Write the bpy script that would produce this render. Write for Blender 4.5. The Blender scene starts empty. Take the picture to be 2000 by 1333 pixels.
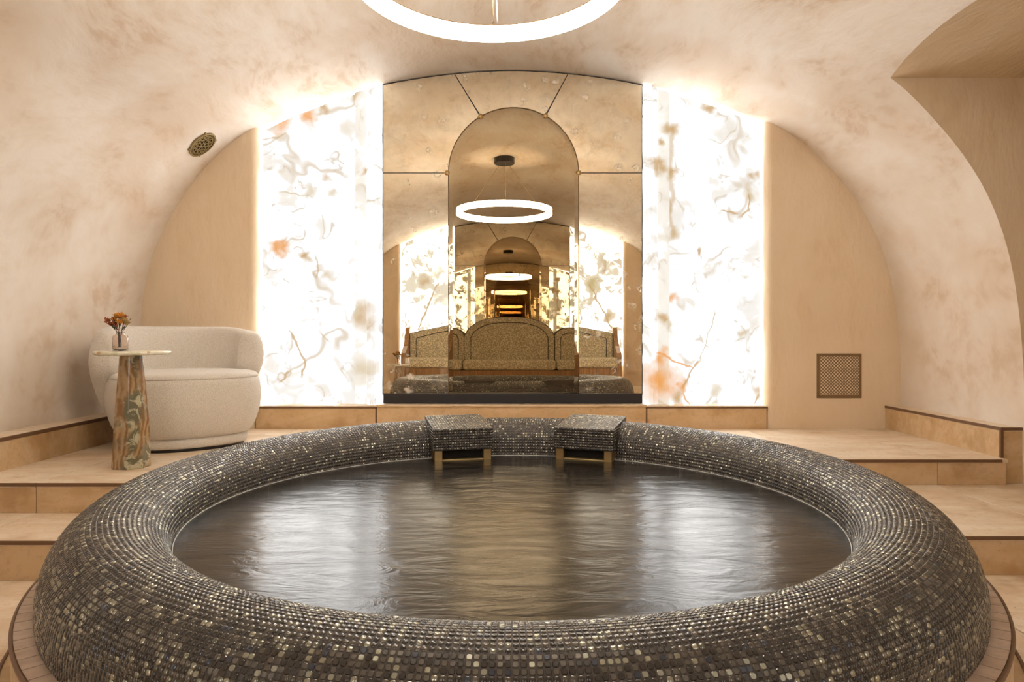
import bpy, bmesh, math, random
import numpy as np
from mathutils import Vector, Matrix

random.seed(7)
rng = np.random.default_rng(11)
SC = bpy.context.scene
COL = SC.collection

# ------------------------------------------------------------------ camera, world, exposure
F = 1333.0                 # focal length in pixels of the 2000 px wide frame
HY = 655.0                 # pixel row of the eye level
ZC = 0.912                 # eye height above the lower floor
cam_d = bpy.data.cameras.new('camera')
cam_d.sensor_width = 36.0
cam_d.lens = 36.0 * F / 2000.0
cam_d.shift_y = -(666.5 - HY) / 2000.0
cam_d.clip_start = 0.02
cam = bpy.data.objects.new('camera', cam_d)
cam.location = (0, 0, ZC)
cam.rotation_euler = (math.pi / 2, 0, 0)
COL.objects.link(cam)
SC.camera = cam

w = bpy.data.worlds.new('world')
SC.world = w
w.use_nodes = True
w.node_tree.nodes['Background'].inputs[0].default_value = (0.9, 0.7, 0.5, 1)
w.node_tree.nodes['Background'].inputs[1].default_value = 0.02

EXPOSURE = 2.2
vs = SC.view_settings
vs.view_transform = 'Standard'
vs.look = 'None'
vs.gamma = 1.0
vs.exposure = EXPOSURE
vs.use_curve_mapping = False
try:
    SC.cycles.max_bounces = 10
    SC.cycles.glossy_bounces = 9
    SC.cycles.diffuse_bounces = 3
    SC.cycles.caustics_reflective = False
    SC.cycles.caustics_refractive = False
    SC.cycles.sample_clamp_indirect = 6.0
    SC.cycles.adaptive_threshold = 0.22
except Exception:
    pass

PANEL_L = 1.0 / 2 ** EXPOSURE   # veined stone just reaches paper white ...
PANEL_CLEAR = 5.8          # ... while its clear areas let several times more light through
LED_L = 2.2                 # LED strips round the stone
RING_L = 8.8                # pendant ring

# main levels
Z_FLOOR, Z_STEP, Z_PLAT, Z_LEDGE = 0.0, 0.15, 0.2805, 0.436
D = 4.60                    # far plaster wall
DB = -1.23                  # mirror plane behind the camera
YM = 4.66                   # far mirror plane


def PX(x, y, d):
    """world point seen at pixel x, y at depth d (used for measuring positions once)"""
    return Vector(((x - 1000) * d / F, d, ZC + (HY - y) * d / F))


# ------------------------------------------------------------------ materials
class NT:
    def __init__(s, name):
        s.m = bpy.data.materials.new(name)
        s.m.use_nodes = True
        s.t = s.m.node_tree
        s.b = s.t.nodes['Principled BSDF']
        s._tc = None

    def new(s, typ, **kw):
        n = s.t.nodes.new(typ)
        for k, v in kw.items():
            setattr(n, k, v)
        return n

    def link(s, a, b):
        s.t.links.new(a, b)

    def put(s, sock, v):
        if hasattr(v, 'links') or hasattr(v, 'is_linked'):
            s.link(v, sock)
        elif isinstance(v, (tuple, list)) and len(v) == 3 and sock.type == 'RGBA':
            sock.default_value = (*v, 1)
        else:
            sock.default_value = v

    def set(s, **kw):
        names = dict(color='Base Color', rough='Roughness', metal='Metallic', normal='Normal', emis='Emission Color',
                     estr='Emission Strength', ior='IOR', trans='Transmission Weight', spec='Specular IOR Level',
                     coat='Coat Weight', coatr='Coat Roughness', sheen='Sheen Weight', sss='Subsurface Weight', aniso='Anisotropic')
        for k, v in kw.items():
            s.put(s.b.inputs[names[k]], v)
        return s

    def coord(s, scale=(1, 1, 1), rand=False, rot=(0, 0, 0), loc=(0, 0, 0)):
        tc = s.new('ShaderNodeTexCoord')
        mp = s.new('ShaderNodeMapping')
        mp.inputs['Scale'].default_value = scale
        mp.inputs['Rotation'].default_value = rot
        mp.inputs['Location'].default_value = loc
        s.link(tc.outputs['Object'], mp.inputs['Vector'])
        if rand:
            oi = s.new('ShaderNodeObjectInfo')
            mu = s.math('MULTIPLY', oi.outputs['Random'], 37.0)
            ad = s.new('ShaderNodeVectorMath', operation='ADD')
            s.link(mp.outputs[0], ad.inputs[0])
            s.link(mu, ad.inputs[1])
            return ad.outputs[0]
        return mp.outputs[0]

    def noise(s, co, scale, detail=3.0, rough=0.55, dist=0.0):
        n = s.new('ShaderNodeTexNoise')
        s.link(co, n.inputs['Vector'])
        n.inputs['Scale'].default_value = scale
        n.inputs['Detail'].default_value = detail
        n.inputs['Roughness'].default_value = rough
        n.inputs['Distortion'].default_value = dist
        return n.outputs['Fac']

    def noisec(s, co, scale, detail=2.0):
        n = s.new('ShaderNodeTexNoise')
        s.link(co, n.inputs['Vector'])
        n.inputs['Scale'].default_value = scale
        n.inputs['Detail'].default_value = detail
        return n.outputs['Color']

    def voro(s, co, scale, feature='F1', out='Distance', rnd=1.0):
        n = s.new('ShaderNodeTexVoronoi', feature=feature)
        s.link(co, n.inputs['Vector'])
        n.inputs['Scale'].default_value = scale
        n.inputs['Randomness'].default_value = rnd
        return n.outputs[out]

    def math(s, op, a, b=0.0, c=0.0, clamp=False):
        n = s.new('ShaderNodeMath', operation=op, use_clamp=clamp)
        for i, v in enumerate((a, b, c)):
            s.put(n.inputs[i], v)
        return n.outputs[0]

    def vmath(s, op, a, b):
        n = s.new('ShaderNodeVectorMath', operation=op)
        s.put(n.inputs[0], a)
        s.put(n.inputs[1], b)
        return n.outputs['Value'] if op in ('DISTANCE', 'LENGTH', 'DOT_PRODUCT') else n.outputs[0]

    def ss(s, v, a, b):
        n = s.new('ShaderNodeMapRange', interpolation_type='SMOOTHSTEP')
        s.put(n.inputs['Value'], v)
        n.inputs['From Min'].default_value = a
        n.inputs['From Max'].default_value = b
        return n.outputs[0]

    def mix(s, f, a, b, typ='MIX'):
        n = s.new('ShaderNodeMix', data_type='RGBA', blend_type=typ)
        s.put(n.inputs[0], f)
        s.put(n.inputs[6], a)
        s.put(n.inputs[7], b)
        return n.outputs[2]

    def bump(s, h, strength=0.2, dist=0.01, prev=None):
        n = s.new('ShaderNodeBump')
        n.inputs['Strength'].default_value = strength
        n.inputs['Distance'].default_value = dist
        s.link(h, n.inputs['Height'])
        if prev is not None:
            s.link(prev, n.inputs['Normal'])
        return n.outputs[0]


def m_plain(name, col, rough=0.5, metal=0.0, **kw):
    t = NT(name)
    co = t.coord()
    f = t.noise(co, 25.0, 3)
    c = t.mix(t.math('MULTIPLY', f, 0.5), col, tuple(v * 0.6 for v in col))
    t.set(color=c, rough=rough, metal=metal, **kw)
    return t.m


def m_plaster(name, base, light, dark, warm, amount=1.0):
    t = NT(name)
    co = t.coord()
    warp = t.vmath('ADD', co, t.vmath('MULTIPLY', t.noisec(co, 1.2, 2), (0.35, 0.35, 0.35)))
    diag = t.new('ShaderNodeMapping')
    diag.inputs['Rotation'].default_value = (0.5, 0.9, 0.4)
    diag.inputs['Scale'].default_value = (3.2, 1.1, 1.1)
    t.link(warp, diag.inputs['Vector'])
    strokes = t.noise(diag.outputs[0], 1.5, 4, 0.60)
    big = t.noise(warp, 1.0, 3, 0.55)
    fine = t.noise(diag.outputs[0], 6.5, 3, 0.65)
    c = t.mix(t.math('MULTIPLY', t.ss(strokes, 0.36, 0.66), 0.75 * amount), base, light)
    c = t.mix(t.math('MULTIPLY', t.ss(big, 0.44, 0.68), 0.62 * amount), c, warm)
    patch = t.math('MULTIPLY', t.math('MULTIPLY', t.ss(strokes, 0.50, 0.34), t.ss(fine, 0.36, 0.70)), 0.72 * amount)
    c = t.mix(patch, c, dark)
    c = t.mix(t.math('MULTIPLY', t.ss(fine, 0.45, 0.75), 0.22), c, warm)
    h = t.math('ADD', strokes, t.math('MULTIPLY', fine, 0.5))
    t.set(color=c, rough=0.62, spec=0.25, normal=t.bump(h, 0.35, 0.02))
    return t.m


def m_travertine(name, a, b, c_, rot=0.0, rand=True, sc=1.0):
    t = NT(name)
    co = t.coord(scale=(1, 1, 1), rand=rand)
    st = t.new('ShaderNodeMapping')
    st.inputs['Scale'].default_value = (1.1, 3.4, 2.6)
    st.inputs['Rotation'].default_value = (0, 0, rot)
    t.link(co, st.inputs['Vector'])
    band = t.noise(st.outputs[0], 1.8 * sc, 4, 0.62, 1.0)
    cloud = t.noise(co, 3.2 * sc, 3, 0.6)
    fine = t.noise(co, 38.0, 2, 0.7)
    col = t.mix(t.ss(band, 0.36, 0.66), a, b)
    col = t.mix(t.math('MULTIPLY', t.ss(cloud, 0.52, 0.72), 0.7), col, c_)
    col = t.mix(t.math('MULTIPLY', t.ss(fine, 0.5, 0.75), 0.3), col, tuple(v * 0.62 for v in a))
    pits = t.ss(t.voro(t.vmath('MULTIPLY', co, (1.0, 2.0, 2.0)), 26.0), 0.16, 0.05)
    gate = t.ss(t.noise(co, 4.0, 2), 0.52, 0.62)
    pit = t.math('MULTIPLY', pits, gate)
    col = t.mix(t.math('MULTIPLY', pit, 0.55), col, tuple(v * 0.35 for v in a))
    t.set(color=col, rough=t.math('ADD', 0.34, t.math('MULTIPLY', fine, 0.2)), spec=0.4,
          normal=t.bump(t.math('SUBTRACT', fine, pit), 0.12, 0.004))
    return t.m


def m_backlit(name, spots, lines, seed, white=(1.0, 0.985, 0.96), dull=(0.78, 0.755, 0.70)):
    """veined translucent stone lit from behind"""
    t = NT(name)
    co = t.coord(loc=(seed, seed * 0.7, 0))
    ob = t.coord()
    wn = t.noisec(co, 2.2, 2)
    warp = t.vmath('ADD', co, t.vmath('MULTIPLY', wn, (0.55, 0.55, 0.55)))
    cloud = t.noise(warp, 1.3, 3, 0.6)
    cloud2 = t.noise(warp, 4.5, 3, 0.65)
    v1 = t.math('ABSOLUTE', t.math('SUBTRACT', t.noise(warp, 1.5, 3, 0.55), 0.5))
    gate = t.ss(t.noise(co, 2.6, 1), 0.47, 0.60)
    vein = t.math('MULTIPLY', t.ss(v1, 0.024, 0.0), gate)
    v2 = t.math('ABSOLUTE', t.math('SUBTRACT', t.noise(warp, 4.0, 2, 0.6), 0.5))
    vein2 = t.math('MULTIPLY', t.ss(v2, 0.022, 0.002), t.ss(cloud2, 0.50, 0.62))
    c = t.mix(t.ss(cloud, 0.47, 0.92), white, dull)
    c = t.mix(t.math('MULTIPLY', t.ss(cloud2, 0.46, 0.84), 0.5), c, (0.66, 0.55, 0.40))
    c = t.mix(t.math('MULTIPLY', vein2, 0.5), c, (0.50, 0.39, 0.24))
    c = t.mix(t.math('MULTIPLY', vein, 0.5), c, (0.50, 0.33, 0.14))
    jn = t.noisec(ob, 8.0, 3)
    jit = t.vmath('ADD', ob, t.vmath('MULTIPLY', t.vmath('SUBTRACT', jn, (0.5, 0.5, 0.5)), (0.20, 0.0, 0.20)))
    flat = t.vmath('MULTIPLY', jit, (1, 0, 1))
    for (x, z, r, col, a) in spots:
        d = t.vmath('DISTANCE', flat, (x, 0, z))
        f = t.math('MULTIPLY', t.ss(d, r * 1.15, r * 0.1), a)
        c = t.mix(f, c, col)
    jl = t.vmath('MULTIPLY', t.vmath('ADD', ob, t.vmath('MULTIPLY', t.vmath('SUBTRACT', jn, (0.5, 0.5, 0.5)), (0.10, 0, 0.10))), (1, 0, 1))
    for (x0, z0, x1, z1, wd, col, a) in lines:
        L = math.hypot(x1 - x0, z1 - z0)
        ux, uz = (x1 - x0) / L, (z1 - z0) / L
        rel = t.vmath('SUBTRACT', jl, (x0, 0, z0))
        al = t.vmath('DOT_PRODUCT', rel, (ux, 0, uz))
        ac = t.math('ABSOLUTE', t.vmath('DOT_PRODUCT', rel, (-uz, 0, ux)))
        f = t.math('MULTIPLY', t.ss(ac, wd, wd * 0.2), t.math('MULTIPLY', t.ss(al, -0.02, 0.03), t.ss(al, L + 0.02, L - 0.03)))
        c = t.mix(t.math('MULTIPLY', f, a), c, col)
    bw = t.new('ShaderNodeRGBToBW')
    t.link(c, bw.inputs[0])
    clear = t.ss(bw.outputs[0], 0.885, 0.985)
    t.set(color=(0.06, 0.06, 0.055), rough=0.35, spec=0.3, emis=c,
          estr=t.math('MULTIPLY', t.math('ADD', 1.0, t.math('MULTIPLY', clear, PANEL_CLEAR - 1)), PANEL_L))
    return t.m


def m_emit(name, col, strength):
    t = NT(name)
    t.set(color=(0.2, 0.2, 0.2), emis=col, estr=strength)
    return t.m


def m_mirror(name, tint, fox, rough=0.0):
    t = NT(name)
    co = t.coord()
    warp = t.vmath('ADD', co, t.vmath('MULTIPLY', t.noisec(co, 14.0, 3), (0.06, 0.06, 0.06)))
    vd = t.voro(warp, 9.0)
    gate = t.ss(t.noise(co, 3.0, 2), 0.42, 0.55)
    sp = t.math('MULTIPLY', t.math('MULTIPLY', t.ss(vd, 0.36, 0.14), t.ss(t.noise(warp, 30.0, 3), 0.44, 0.58)), gate)
    dots = t.math('MULTIPLY', t.ss(t.voro(warp, 24.0), 0.16, 0.08), t.ss(t.noise(co, 5.0, 2), 0.50, 0.62))
    veil = t.math('MULTIPLY', t.ss(t.noise(warp, 6.0, 5, 0.65), 0.45, 0.8), 0.25 * fox)
    f = t.math('ADD', t.math('MULTIPLY', sp, 0.8 * fox), veil, clamp=True)
    g = t.new('ShaderNodeBsdfGlossy')
    g.inputs['Color'].default_value = (*tint, 1)
    g.inputs['Roughness'].default_value = rough
    df = t.new('ShaderNodeBsdfDiffuse')
    t.put(df.inputs['Color'], t.mix(t.math('MULTIPLY', dots, fox), (0.80, 0.72, 0.60), (0.12, 0.08, 0.05)))
    mx = t.new('ShaderNodeMixShader')
    t.link(f, mx.inputs[0])
    t.link(g.outputs[0], mx.inputs[1])
    t.link(df.outputs[0], mx.inputs[2])
    t.link(mx.outputs[0], t.t.nodes['Material Output'].inputs['Surface'])
    return t.m


def m_fabric(name, col, scale=320.0, strength=0.5):
    t = NT(name)
    co = t.coord()
    v = t.voro(co, scale)
    n = t.noise(co, scale * 0.4, 3)
    c = t.mix(t.ss(v, 0.2, 0.8), col, tuple(x * 0.72 for x in col))
    c = t.mix(t.math('MULTIPLY', t.noise(co, 6.0, 3), 0.3), c, tuple(x * 0.8 for x in col))
    t.set(color=c, rough=0.95, spec=0.1, sheen=0.3, normal=t.bump(t.math('ADD', v, n), strength, 0.004))
    return t.m


def m_speckle(name, col, dark):
    t = NT(name)
    co = t.coord()
    w_ = t.vmath('ADD', co, t.vmath('MULTIPLY', t.noisec(co, 60.0, 2), (0.012, 0.012, 0.012)))
    v = t.voro(w_, 55.0)
    ring = t.math('MULTIPLY', t.ss(v, 0.22, 0.34), t.ss(v, 0.62, 0.48))
    c = t.mix(t.math('MULTIPLY', ring, 0.65), col, dark)
    t.set(color=c, rough=0.9, spec=0.15)
    return t.m


def m_wood(name, col):
    t = NT(name)
    co = t.coord(scale=(14, 14, 1.2))
    n = t.noise(co, 3.0, 5, 0.6, 0.8)
    t.set(color=t.mix(t.ss(n, 0.3, 0.7), col, tuple(v * 0.55 for v in col)), rough=0.4)
    return t.m


def m_onyx_leg(name):
    t = NT(name)
    co = t.coord()
    wr = t.vmath('ADD', co, t.vmath('MULTIPLY', t.noisec(co, 7.0, 4), (0.10, 0.10, 0.05)))
    rad = t.vmath('LENGTH', t.vmath('MULTIPLY', t.vmath('SUBTRACT', wr, (0.07, 0.0, 0.24)), (1.0, 1.0, 0.22)), (0, 0, 0))
    bands = t.new('ShaderNodeTexWave', wave_type='RINGS', rings_direction='Z')
    bands.inputs['Scale'].default_value = 13.0
    bands.inputs['Distortion'].default_value = 5.0
    bands.inputs['Detail'].default_value = 3.0
    t.link(t.vmath('MULTIPLY', wr, (1, 1, 0.2)), bands.inputs['Vector'])
    core = t.ss(t.noise(t.vmath('MULTIPLY', wr, (1, 1, 0.45)), 8.0, 3), 0.46, 0.56)
    brown = t.mix(bands.outputs['Fac'], (0.24, 0.115, 0.04), (0.42, 0.29, 0.155))
    green = t.mix(t.ss(t.noise(wr, 16.0, 4, 0.6, 1.0), 0.50, 0.58), (0.15, 0.14, 0.085), (0.50, 0.45, 0.30))
    c = t.mix(core, brown, green)
    t.set(color=c, rough=0.12, spec=0.6)
    return t.m


def m_onyx_top(name):
    t = NT(name)
    co = t.coord()
    n = t.noise(co, 12.0, 5, 0.6, 1.5)
    c = t.mix(t.ss(n, 0.35, 0.6), (0.62, 0.62, 0.42), (0.85, 0.80, 0.66))
    c = t.mix(t.ss(t.noise(co, 7.0, 4, 0.6, 1.0), 0.58, 0.66), c, (0.5, 0.27, 0.10))
    t.set(color=c, rough=0.15)
    return t.m


def m_tile(name, col, rough, metal, coat=0.0):
    t = NT(name)
    oi = t.new('ShaderNodeNewGeometry')
    r = oi.outputs['Random Per Island']
    c = t.mix(r, tuple(v * 0.55 for v in col), tuple(v * 1.3 for v in col))
    co = t.coord()
    t.set(color=c, rough=rough, metal=metal, coat=coat, coatr=0.08, normal=t.bump(t.noise(co, 240.0, 2), 0.25, 0.002))
    return t.m


MP_VAULT = m_plaster('vault_plaster', (0.79, 0.675, 0.56), (0.88, 0.81, 0.735), (0.62, 0.45, 0.30), (0.70, 0.54, 0.39))
MP_WALL = m_plaster('wall_plaster', (0.80, 0.625, 0.43), (0.83, 0.68, 0.51), (0.69, 0.50, 0.31), (0.75, 0.56, 0.37), 0.6)
M_TRAV = m_travertine('travertine_floor', (0.76, 0.58, 0.40), (0.87, 0.74, 0.58), (0.56, 0.37, 0.20))
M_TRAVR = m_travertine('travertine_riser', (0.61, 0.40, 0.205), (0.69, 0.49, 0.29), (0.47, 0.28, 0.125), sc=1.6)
M_STAVE = m_travertine('plinth_stone', (0.62, 0.45, 0.33), (0.72, 0.55, 0.42), (0.54, 0.38, 0.27), sc=3.0)
M_GROUTF = m_plain('floor_grout', (0.48, 0.34, 0.21), 0.9)
M_TRIM = m_plain('brown_trim', (0.20, 0.105, 0.052), 0.45, 0.3)
M_BLACK = m_plain('black_board', (0.018, 0.015, 0.017), 0.35)
M_GROUT = m_plain('mosaic_grout', (0.085, 0.066, 0.055), 0.6)
M_BRASS = m_plain('brass', (0.55, 0.38, 0.17), 0.32, 0.9)
M_BRONZE = m_plain('bronze', (0.26, 0.16, 0.075), 0.45, 0.5)
M_OLDBRASS = m_plain('old_brass', (0.36, 0.27, 0.12), 0.42, 0.6)
M_VENTBACK = m_plain('vent_backing', (0.92, 0.75, 0.52), 0.8)
M_DARK = m_plain('cavity_shade', (0.03, 0.022, 0.016), 0.9)  # near-black colour stands in for the shade inside openings
M_BOUCLE = m_fabric('boucle_cream', (0.87, 0.79, 0.69))
M_LEO = m_speckle('spotted_fabric', (0.86, 0.77, 0.56), (0.20, 0.14, 0.07))
M_PIPING = m_plain('dark_piping', (0.05, 0.04, 0.035), 0.7)
M_WOOD = m_wood('warm_oak', (0.50, 0.27, 0.11))
M_LEG = m_onyx_leg('onyx_leg')
M_TOP = m_onyx_top('onyx_top')
M_LED = m_emit('led_white', (1.0, 0.97, 0.94), LED_L)
M_MIR_C = m_mirror('bronze_mirror', (0.48, 0.385, 0.255), 0.0)
M_MIR_S = m_mirror('antique_mirror', (0.91, 0.82, 0.65), 1.0)
M_PALE = m_plain('pale_liner', (0.70, 0.68, 0.64), 0.4)
TILE_M = [m_tile('tile_dark', (0.035, 0.029, 0.024), 0.16, 0.2, 0.6),
          m_tile('tile_grey', (0.135, 0.122, 0.103), 0.20, 0.6, 0.5),
          m_tile('tile_champagne', (0.37, 0.375, 0.31), 0.22, 0.95, 0.3),
          m_tile('tile_blue_black', (0.040, 0.050, 0.075), 0.12, 0.3, 0.8)]


# ------------------------------------------------------------------ mesh helpers
def link(o, parent=None):
    COL.objects.link(o)
    if parent is not None:
        o.parent = parent
    return o


def mesh_from(name, verts, faces, mats, smooth=False):
    me = bpy.data.meshes.new(name)
    me.from_pydata([tuple(v) for v in verts], [], faces)
    if not isinstance(mats, (list, tuple)):
        mats = [mats]
    for m in mats:
        me.materials.append(m)
    if smooth:
        me.polygons.foreach_set('use_smooth', [True] * len(me.polygons))
    me.update()
    return me


def obj(name, verts, faces, mat, parent=None, smooth=False, loc=None):
    o = bpy.data.objects.new(name, mesh_from(name, verts, faces, mat, smooth))
    if loc is not None:
        o.location = loc
    return link(o, parent)


def bm_obj(name, bm, mat, parent=None, smooth=False, loc=None):
    bmesh.ops.recalc_face_normals(bm, faces=bm.faces)
    me = bpy.data.meshes.new(name)
    bm.to_mesh(me)
    bm.free()
    for m in (mat if isinstance(mat, (list, tuple)) else [mat]):
        me.materials.append(m)
    if smooth:
        me.polygons.foreach_set('use_smooth', [True] * len(me.polygons))
    o = bpy.data.objects.new(name, me)
    if loc is not None:
        o.location = loc
    return link(o, parent)


def tag(o, label, cat, group=None, kind=None):
    o['label'] = label
    o['category'] = cat
    if group:
        o['group'] = group
    if kind:
        o['kind'] = kind
    return o


def empty(name, loc=(0, 0, 0), rz=0.0, parent=None):
    o = bpy.data.objects.new(name, None)
    o.location = loc
    o.rotation_euler = (0, 0, rz)
    return link(o, parent)


def box_bm(x0, x1, y0, y1, z0, z1, bev=0.0, seg=2, bm=None):
    b = bm or bmesh.new()
    vs_ = [b.verts.new((x, y, z)) for z in (z0, z1) for y in (y0, y1) for x in (x0, x1)]
    fs = []
    for f in ((0, 2, 3, 1), (4, 5, 7, 6), (0, 1, 5, 4), (2, 6, 7, 3), (0, 4, 6, 2), (1, 3, 7, 5)):
        fs.append(b.faces.new([vs_[i] for i in f]))
    if bev:
        ed = {e for f in fs for e in f.edges}
        bmesh.ops.bevel(b, geom=list(ed), offset=bev, segments=seg, profile=0.5, affect='EDGES')
    return b


def box(name, x0, x1, y0, y1, z0, z1, mat, parent=None, bev=0.0, centre=True, seg=1):
    c = Vector(((x0 + x1) / 2, (y0 + y1) / 2, (z0 + z1) / 2)) if centre else Vector((0, 0, 0))
    b = box_bm(x0 - c.x, x1 - c.x, y0 - c.y, y1 - c.y, z0 - c.z, z1 - c.z, bev, seg)
    return bm_obj(name, b, mat, parent, loc=c)


def prism_xz(name, pts, y0, y1, mat, parent=None, smooth=False):
    """closed outline in x, z pushed along y"""
    n = len(pts)
    v = [(x, y0, z) for x, z in pts] + [(x, y1, z) for x, z in pts]
    f = [list(range(n)), list(range(2 * n - 1, n - 1, -1))]
    f += [[i, i + n, (i + 1) % n + n, (i + 1) % n] for i in range(n)]
    b = bmesh.new()
    vv = [b.verts.new(p) for p in v]
    for q in f:
        b.faces.new([vv[i] for i in q])
    return bm_obj(name, b, mat, parent, smooth)


def tube(name, pts, r, mat, parent=None, seg=8, closed=False):
    pts = [Vector(p) for p in pts]
    n = len(pts)
    rs = r if isinstance(r, (list, tuple)) else [r] * n
    V, Fc = [], []
    up = Vector((0, 0, 1))
    for i, p in enumerate(pts):
        a = pts[(i - 1) % n] if (closed or i > 0) else p
        b = pts[(i + 1) % n] if (closed or i < n - 1) else p
        t = (b - a).normalized()
        u = t.cross(up)
        if u.length < 1e-3:
            u = t.cross(Vector((1, 0, 0)))
        u.normalize()
        v = t.cross(u)
        for k in range(seg):
            an = 2 * math.pi * k / seg
            V.append(p + (u * math.cos(an) + v * math.sin(an)) * rs[i])
    m = n if closed else n - 1
    for i in range(m):
        for k in range(seg):
            a, b = i * seg + k, i * seg + (k + 1) % seg
            c, d = ((i + 1) % n) * seg + (k + 1) % seg, ((i + 1) % n) * seg + k
            Fc.append([a, b, c, d])
    if not closed:
        Fc.append(list(range(seg))[::-1])
        Fc.append([(n - 1) * seg + k for k in range(seg)])
    return obj(name, V, Fc, mat, parent, True)


def lathe_mesh(prof, n, cx=0.0, cy=0.0, close=False):
    V, Fc = [], []
    m = len(prof)
    for j in range(n):
        a = 2 * math.pi * j / n
        for r, z in prof:
            V.append((cx + r * math.cos(a), cy + r * math.sin(a), z))
    for j in range(n):
        for i in range(m - 1 + (1 if close else 0)):
            a, b = j * m + i, j * m + (i + 1) % m
            c, d = ((j + 1) % n) * m + (i + 1) % m, ((j + 1) % n) * m + i
            Fc.append([a, d, c, b])
    return V, Fc


def catmull(P, per=12):
    P = [np.array(p, float) for p in P]
    out = []
    for i in range(len(P) - 1):
        p0 = P[max(i - 1, 0)]
        p1, p2 = P[i], P[i + 1]
        p3 = P[min(i + 2, len(P) - 1)]
        for k in range(per):
            t = k / per
            out.append(0.5 * (2 * p1 + (p2 - p0) * t + (2 * p0 - 5 * p1 + 4 * p2 - p3) * t * t + (3 * p1 - p0 - 3 * p2 + p3) * t ** 3))
    out.append(P[-1])
    return np.array(out)


def resample(P, n):
    P = np.asarray(P, float)
    s = np.r_[0, np.cumsum(np.linalg.norm(np.diff(P, axis=0), axis=1))]
    q = np.linspace(0, s[-1], n)
    return np.stack([np.interp(q, s, P[:, k]) for k in range(P.shape[1])], 1)


# ------------------------------------------------------------------ the vault
_pp = [(274, 930), (274, 850), (274, 770), (275, 690), (278, 600), (293, 518), (326, 437), (374, 360), (427, 300), (482, 257), (540, 226), (597, 202),
       (672, 175), (743, 157), (868, 137), (1000, 129), (1132, 137), (1257, 157), (1374, 186), (1450, 213), (1512, 243), (1578, 286),
       (1643, 354), (1686, 412), (1715, 468), (1736, 530), (1750, 604), (1758, 690), (1760, 770), (1761, 850), (1761, 930)]
VP = resample(catmull([((x - 1000) * D / F, ZC + (HY - y) * D / F) for x, y in _pp]), 190)
_top = VP[(VP[:, 1] > 0.95)]


def zv(x):
    """height of the vault over x"""
    return float(np.interp(x, _top[:, 0], _top[:, 1]))


Y_R0, Y_R1 = 2.30, 3.494            # side recess in the right haunch


def recess_top(y):
    u = (y - 2.897) / 0.597
    return ZC + 1.318 + 0.040 * max(0.0, 1 - u * u)


ir = int(np.argmax(VP[:, 1]))


def vault_row(y, cut):
    P = VP
    if cut:
        zt = recess_top(y)
        R = VP[ir:]
        k = int(np.argmax(R[:, 1] < zt))
        a, b = R[k - 1], R[k]
        f = (a[1] - zt) / (a[1] - b[1])
        P = np.vstack([VP[:ir + k], a + (b - a) * f])
    return resample(P, 190)


def vault_strip(ys, cut):
    V, Fc = [], []
    for y in ys:
        for x, z in vault_row(y, cut):
            V.append((x, y, z))
    n = 190
    for i in range(len(ys) - 1):
        for k in range(n - 1):
            Fc.append([i * n + k, i * n + k + 1, (i + 1) * n + k + 1, (i + 1) * n + k])
    return V, Fc


V, Fc = [], []
for ys, cut in ((np.linspace(-1.40, Y_R0, 14), False), (np.linspace(Y_R0, Y_R1, 13), True), (np.linspace(Y_R1, 4.85, 8), False)):
    v, f = vault_strip(ys, cut)
    o_ = len(V)
    V += v
    Fc += [[i + o_ for i in q] for q in f]
vault = obj('ceiling', V, Fc, MP_VAULT, None, True)
tag(vault, 'cream brushed plaster barrel vault spanning the whole room', 'ceiling', kind='structure')

# recess: soffit, end wall facing the camera, near wall and closing wall, one shell
XR = 3.7
V, Fc = [], []
ys = np.linspace(Y_R0, Y_R1, 13)
for y in ys:
    e = vault_row(y, True)[-1]
    V += [(e[0], y, e[1]), (XR, y, e[1])]
for i in range(12):
    Fc.append([2 * i, 2 * i + 1, 2 * i + 3, 2 * i + 2])
for y in (Y_R0, Y_R1):
    R = VP[ir:]
    R = R[R[:, 1] < recess_top(y)]
    e = vault_row(y, True)[-1]
    b0 = len(V)
    ring = [tuple(e)] + [tuple(p) for p in R]
    for x, z in ring:
        V.append((x, y, z))
        V.append((XR, y, z))
    for k in range(len(ring) - 1):
        Fc.append([b0 + 2 * k, b0 + 2 * k + 2, b0 + 2 * k + 3, b0 + 2 * k + 1])
b0 = len(V)
V += [(XR, Y_R0, -0.02), (XR, Y_R1, -0.02), (XR, Y_R1, 2.4), (XR, Y_R0, 2.4)]
Fc.append([b0, b0 + 1, b0 + 2, b0 + 3])
rec = obj('wall_recess', V, Fc, MP_WALL)
tag(rec, 'tan plaster side recess cut into the right haunch of the vault', 'wall', kind='structure')

# ------------------------------------------------------------------ end walls with niche
XN0, XN1 = -1.7255, 1.715          # niche edges


def side_piece(x_niche, x_wall, yf, s, name, parent=None):
    """plaster pier between the niche and the vault, rounded at the niche corner"""
    xs = np.linspace(x_niche, x_wall, 40)
    lo = -0.02
    b = bmesh.new()
    sg = 1 if x_niche > 0 else -1
    rad = 0.045
    plan = [(x_wall + sg * 0.25, yf), ]
    # plan outline: front face with rounded corner, then reveal going back
    front = [(x, yf) for x in np.linspace(x_wall + sg * 0.25, x_niche + sg * rad, 40)]
    corner = [(x_niche + sg * (rad - rad * math.sin(a)), yf + s * (rad - rad * math.cos(a))) for a in np.linspace(0.2, math.pi / 2, 6)]
    plan = front + corner + [(x_niche, yf + s * 0.22)]
    lowv, topv = [], []
    for x, y in plan:
        wob = 0.004 * math.sin(x * 9.0)
        xt = max(min(x, _top[-1, 0]), _top[0, 0])
        lowv.append(b.verts.new((x, y, lo)))
        topv.append(b.verts.new((x, y, zv(xt) + 0.06)))
    for i in range(len(plan) - 1):
        b.faces.new([lowv[i], lowv[i + 1], topv[i + 1], topv[i]])
    return b


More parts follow.
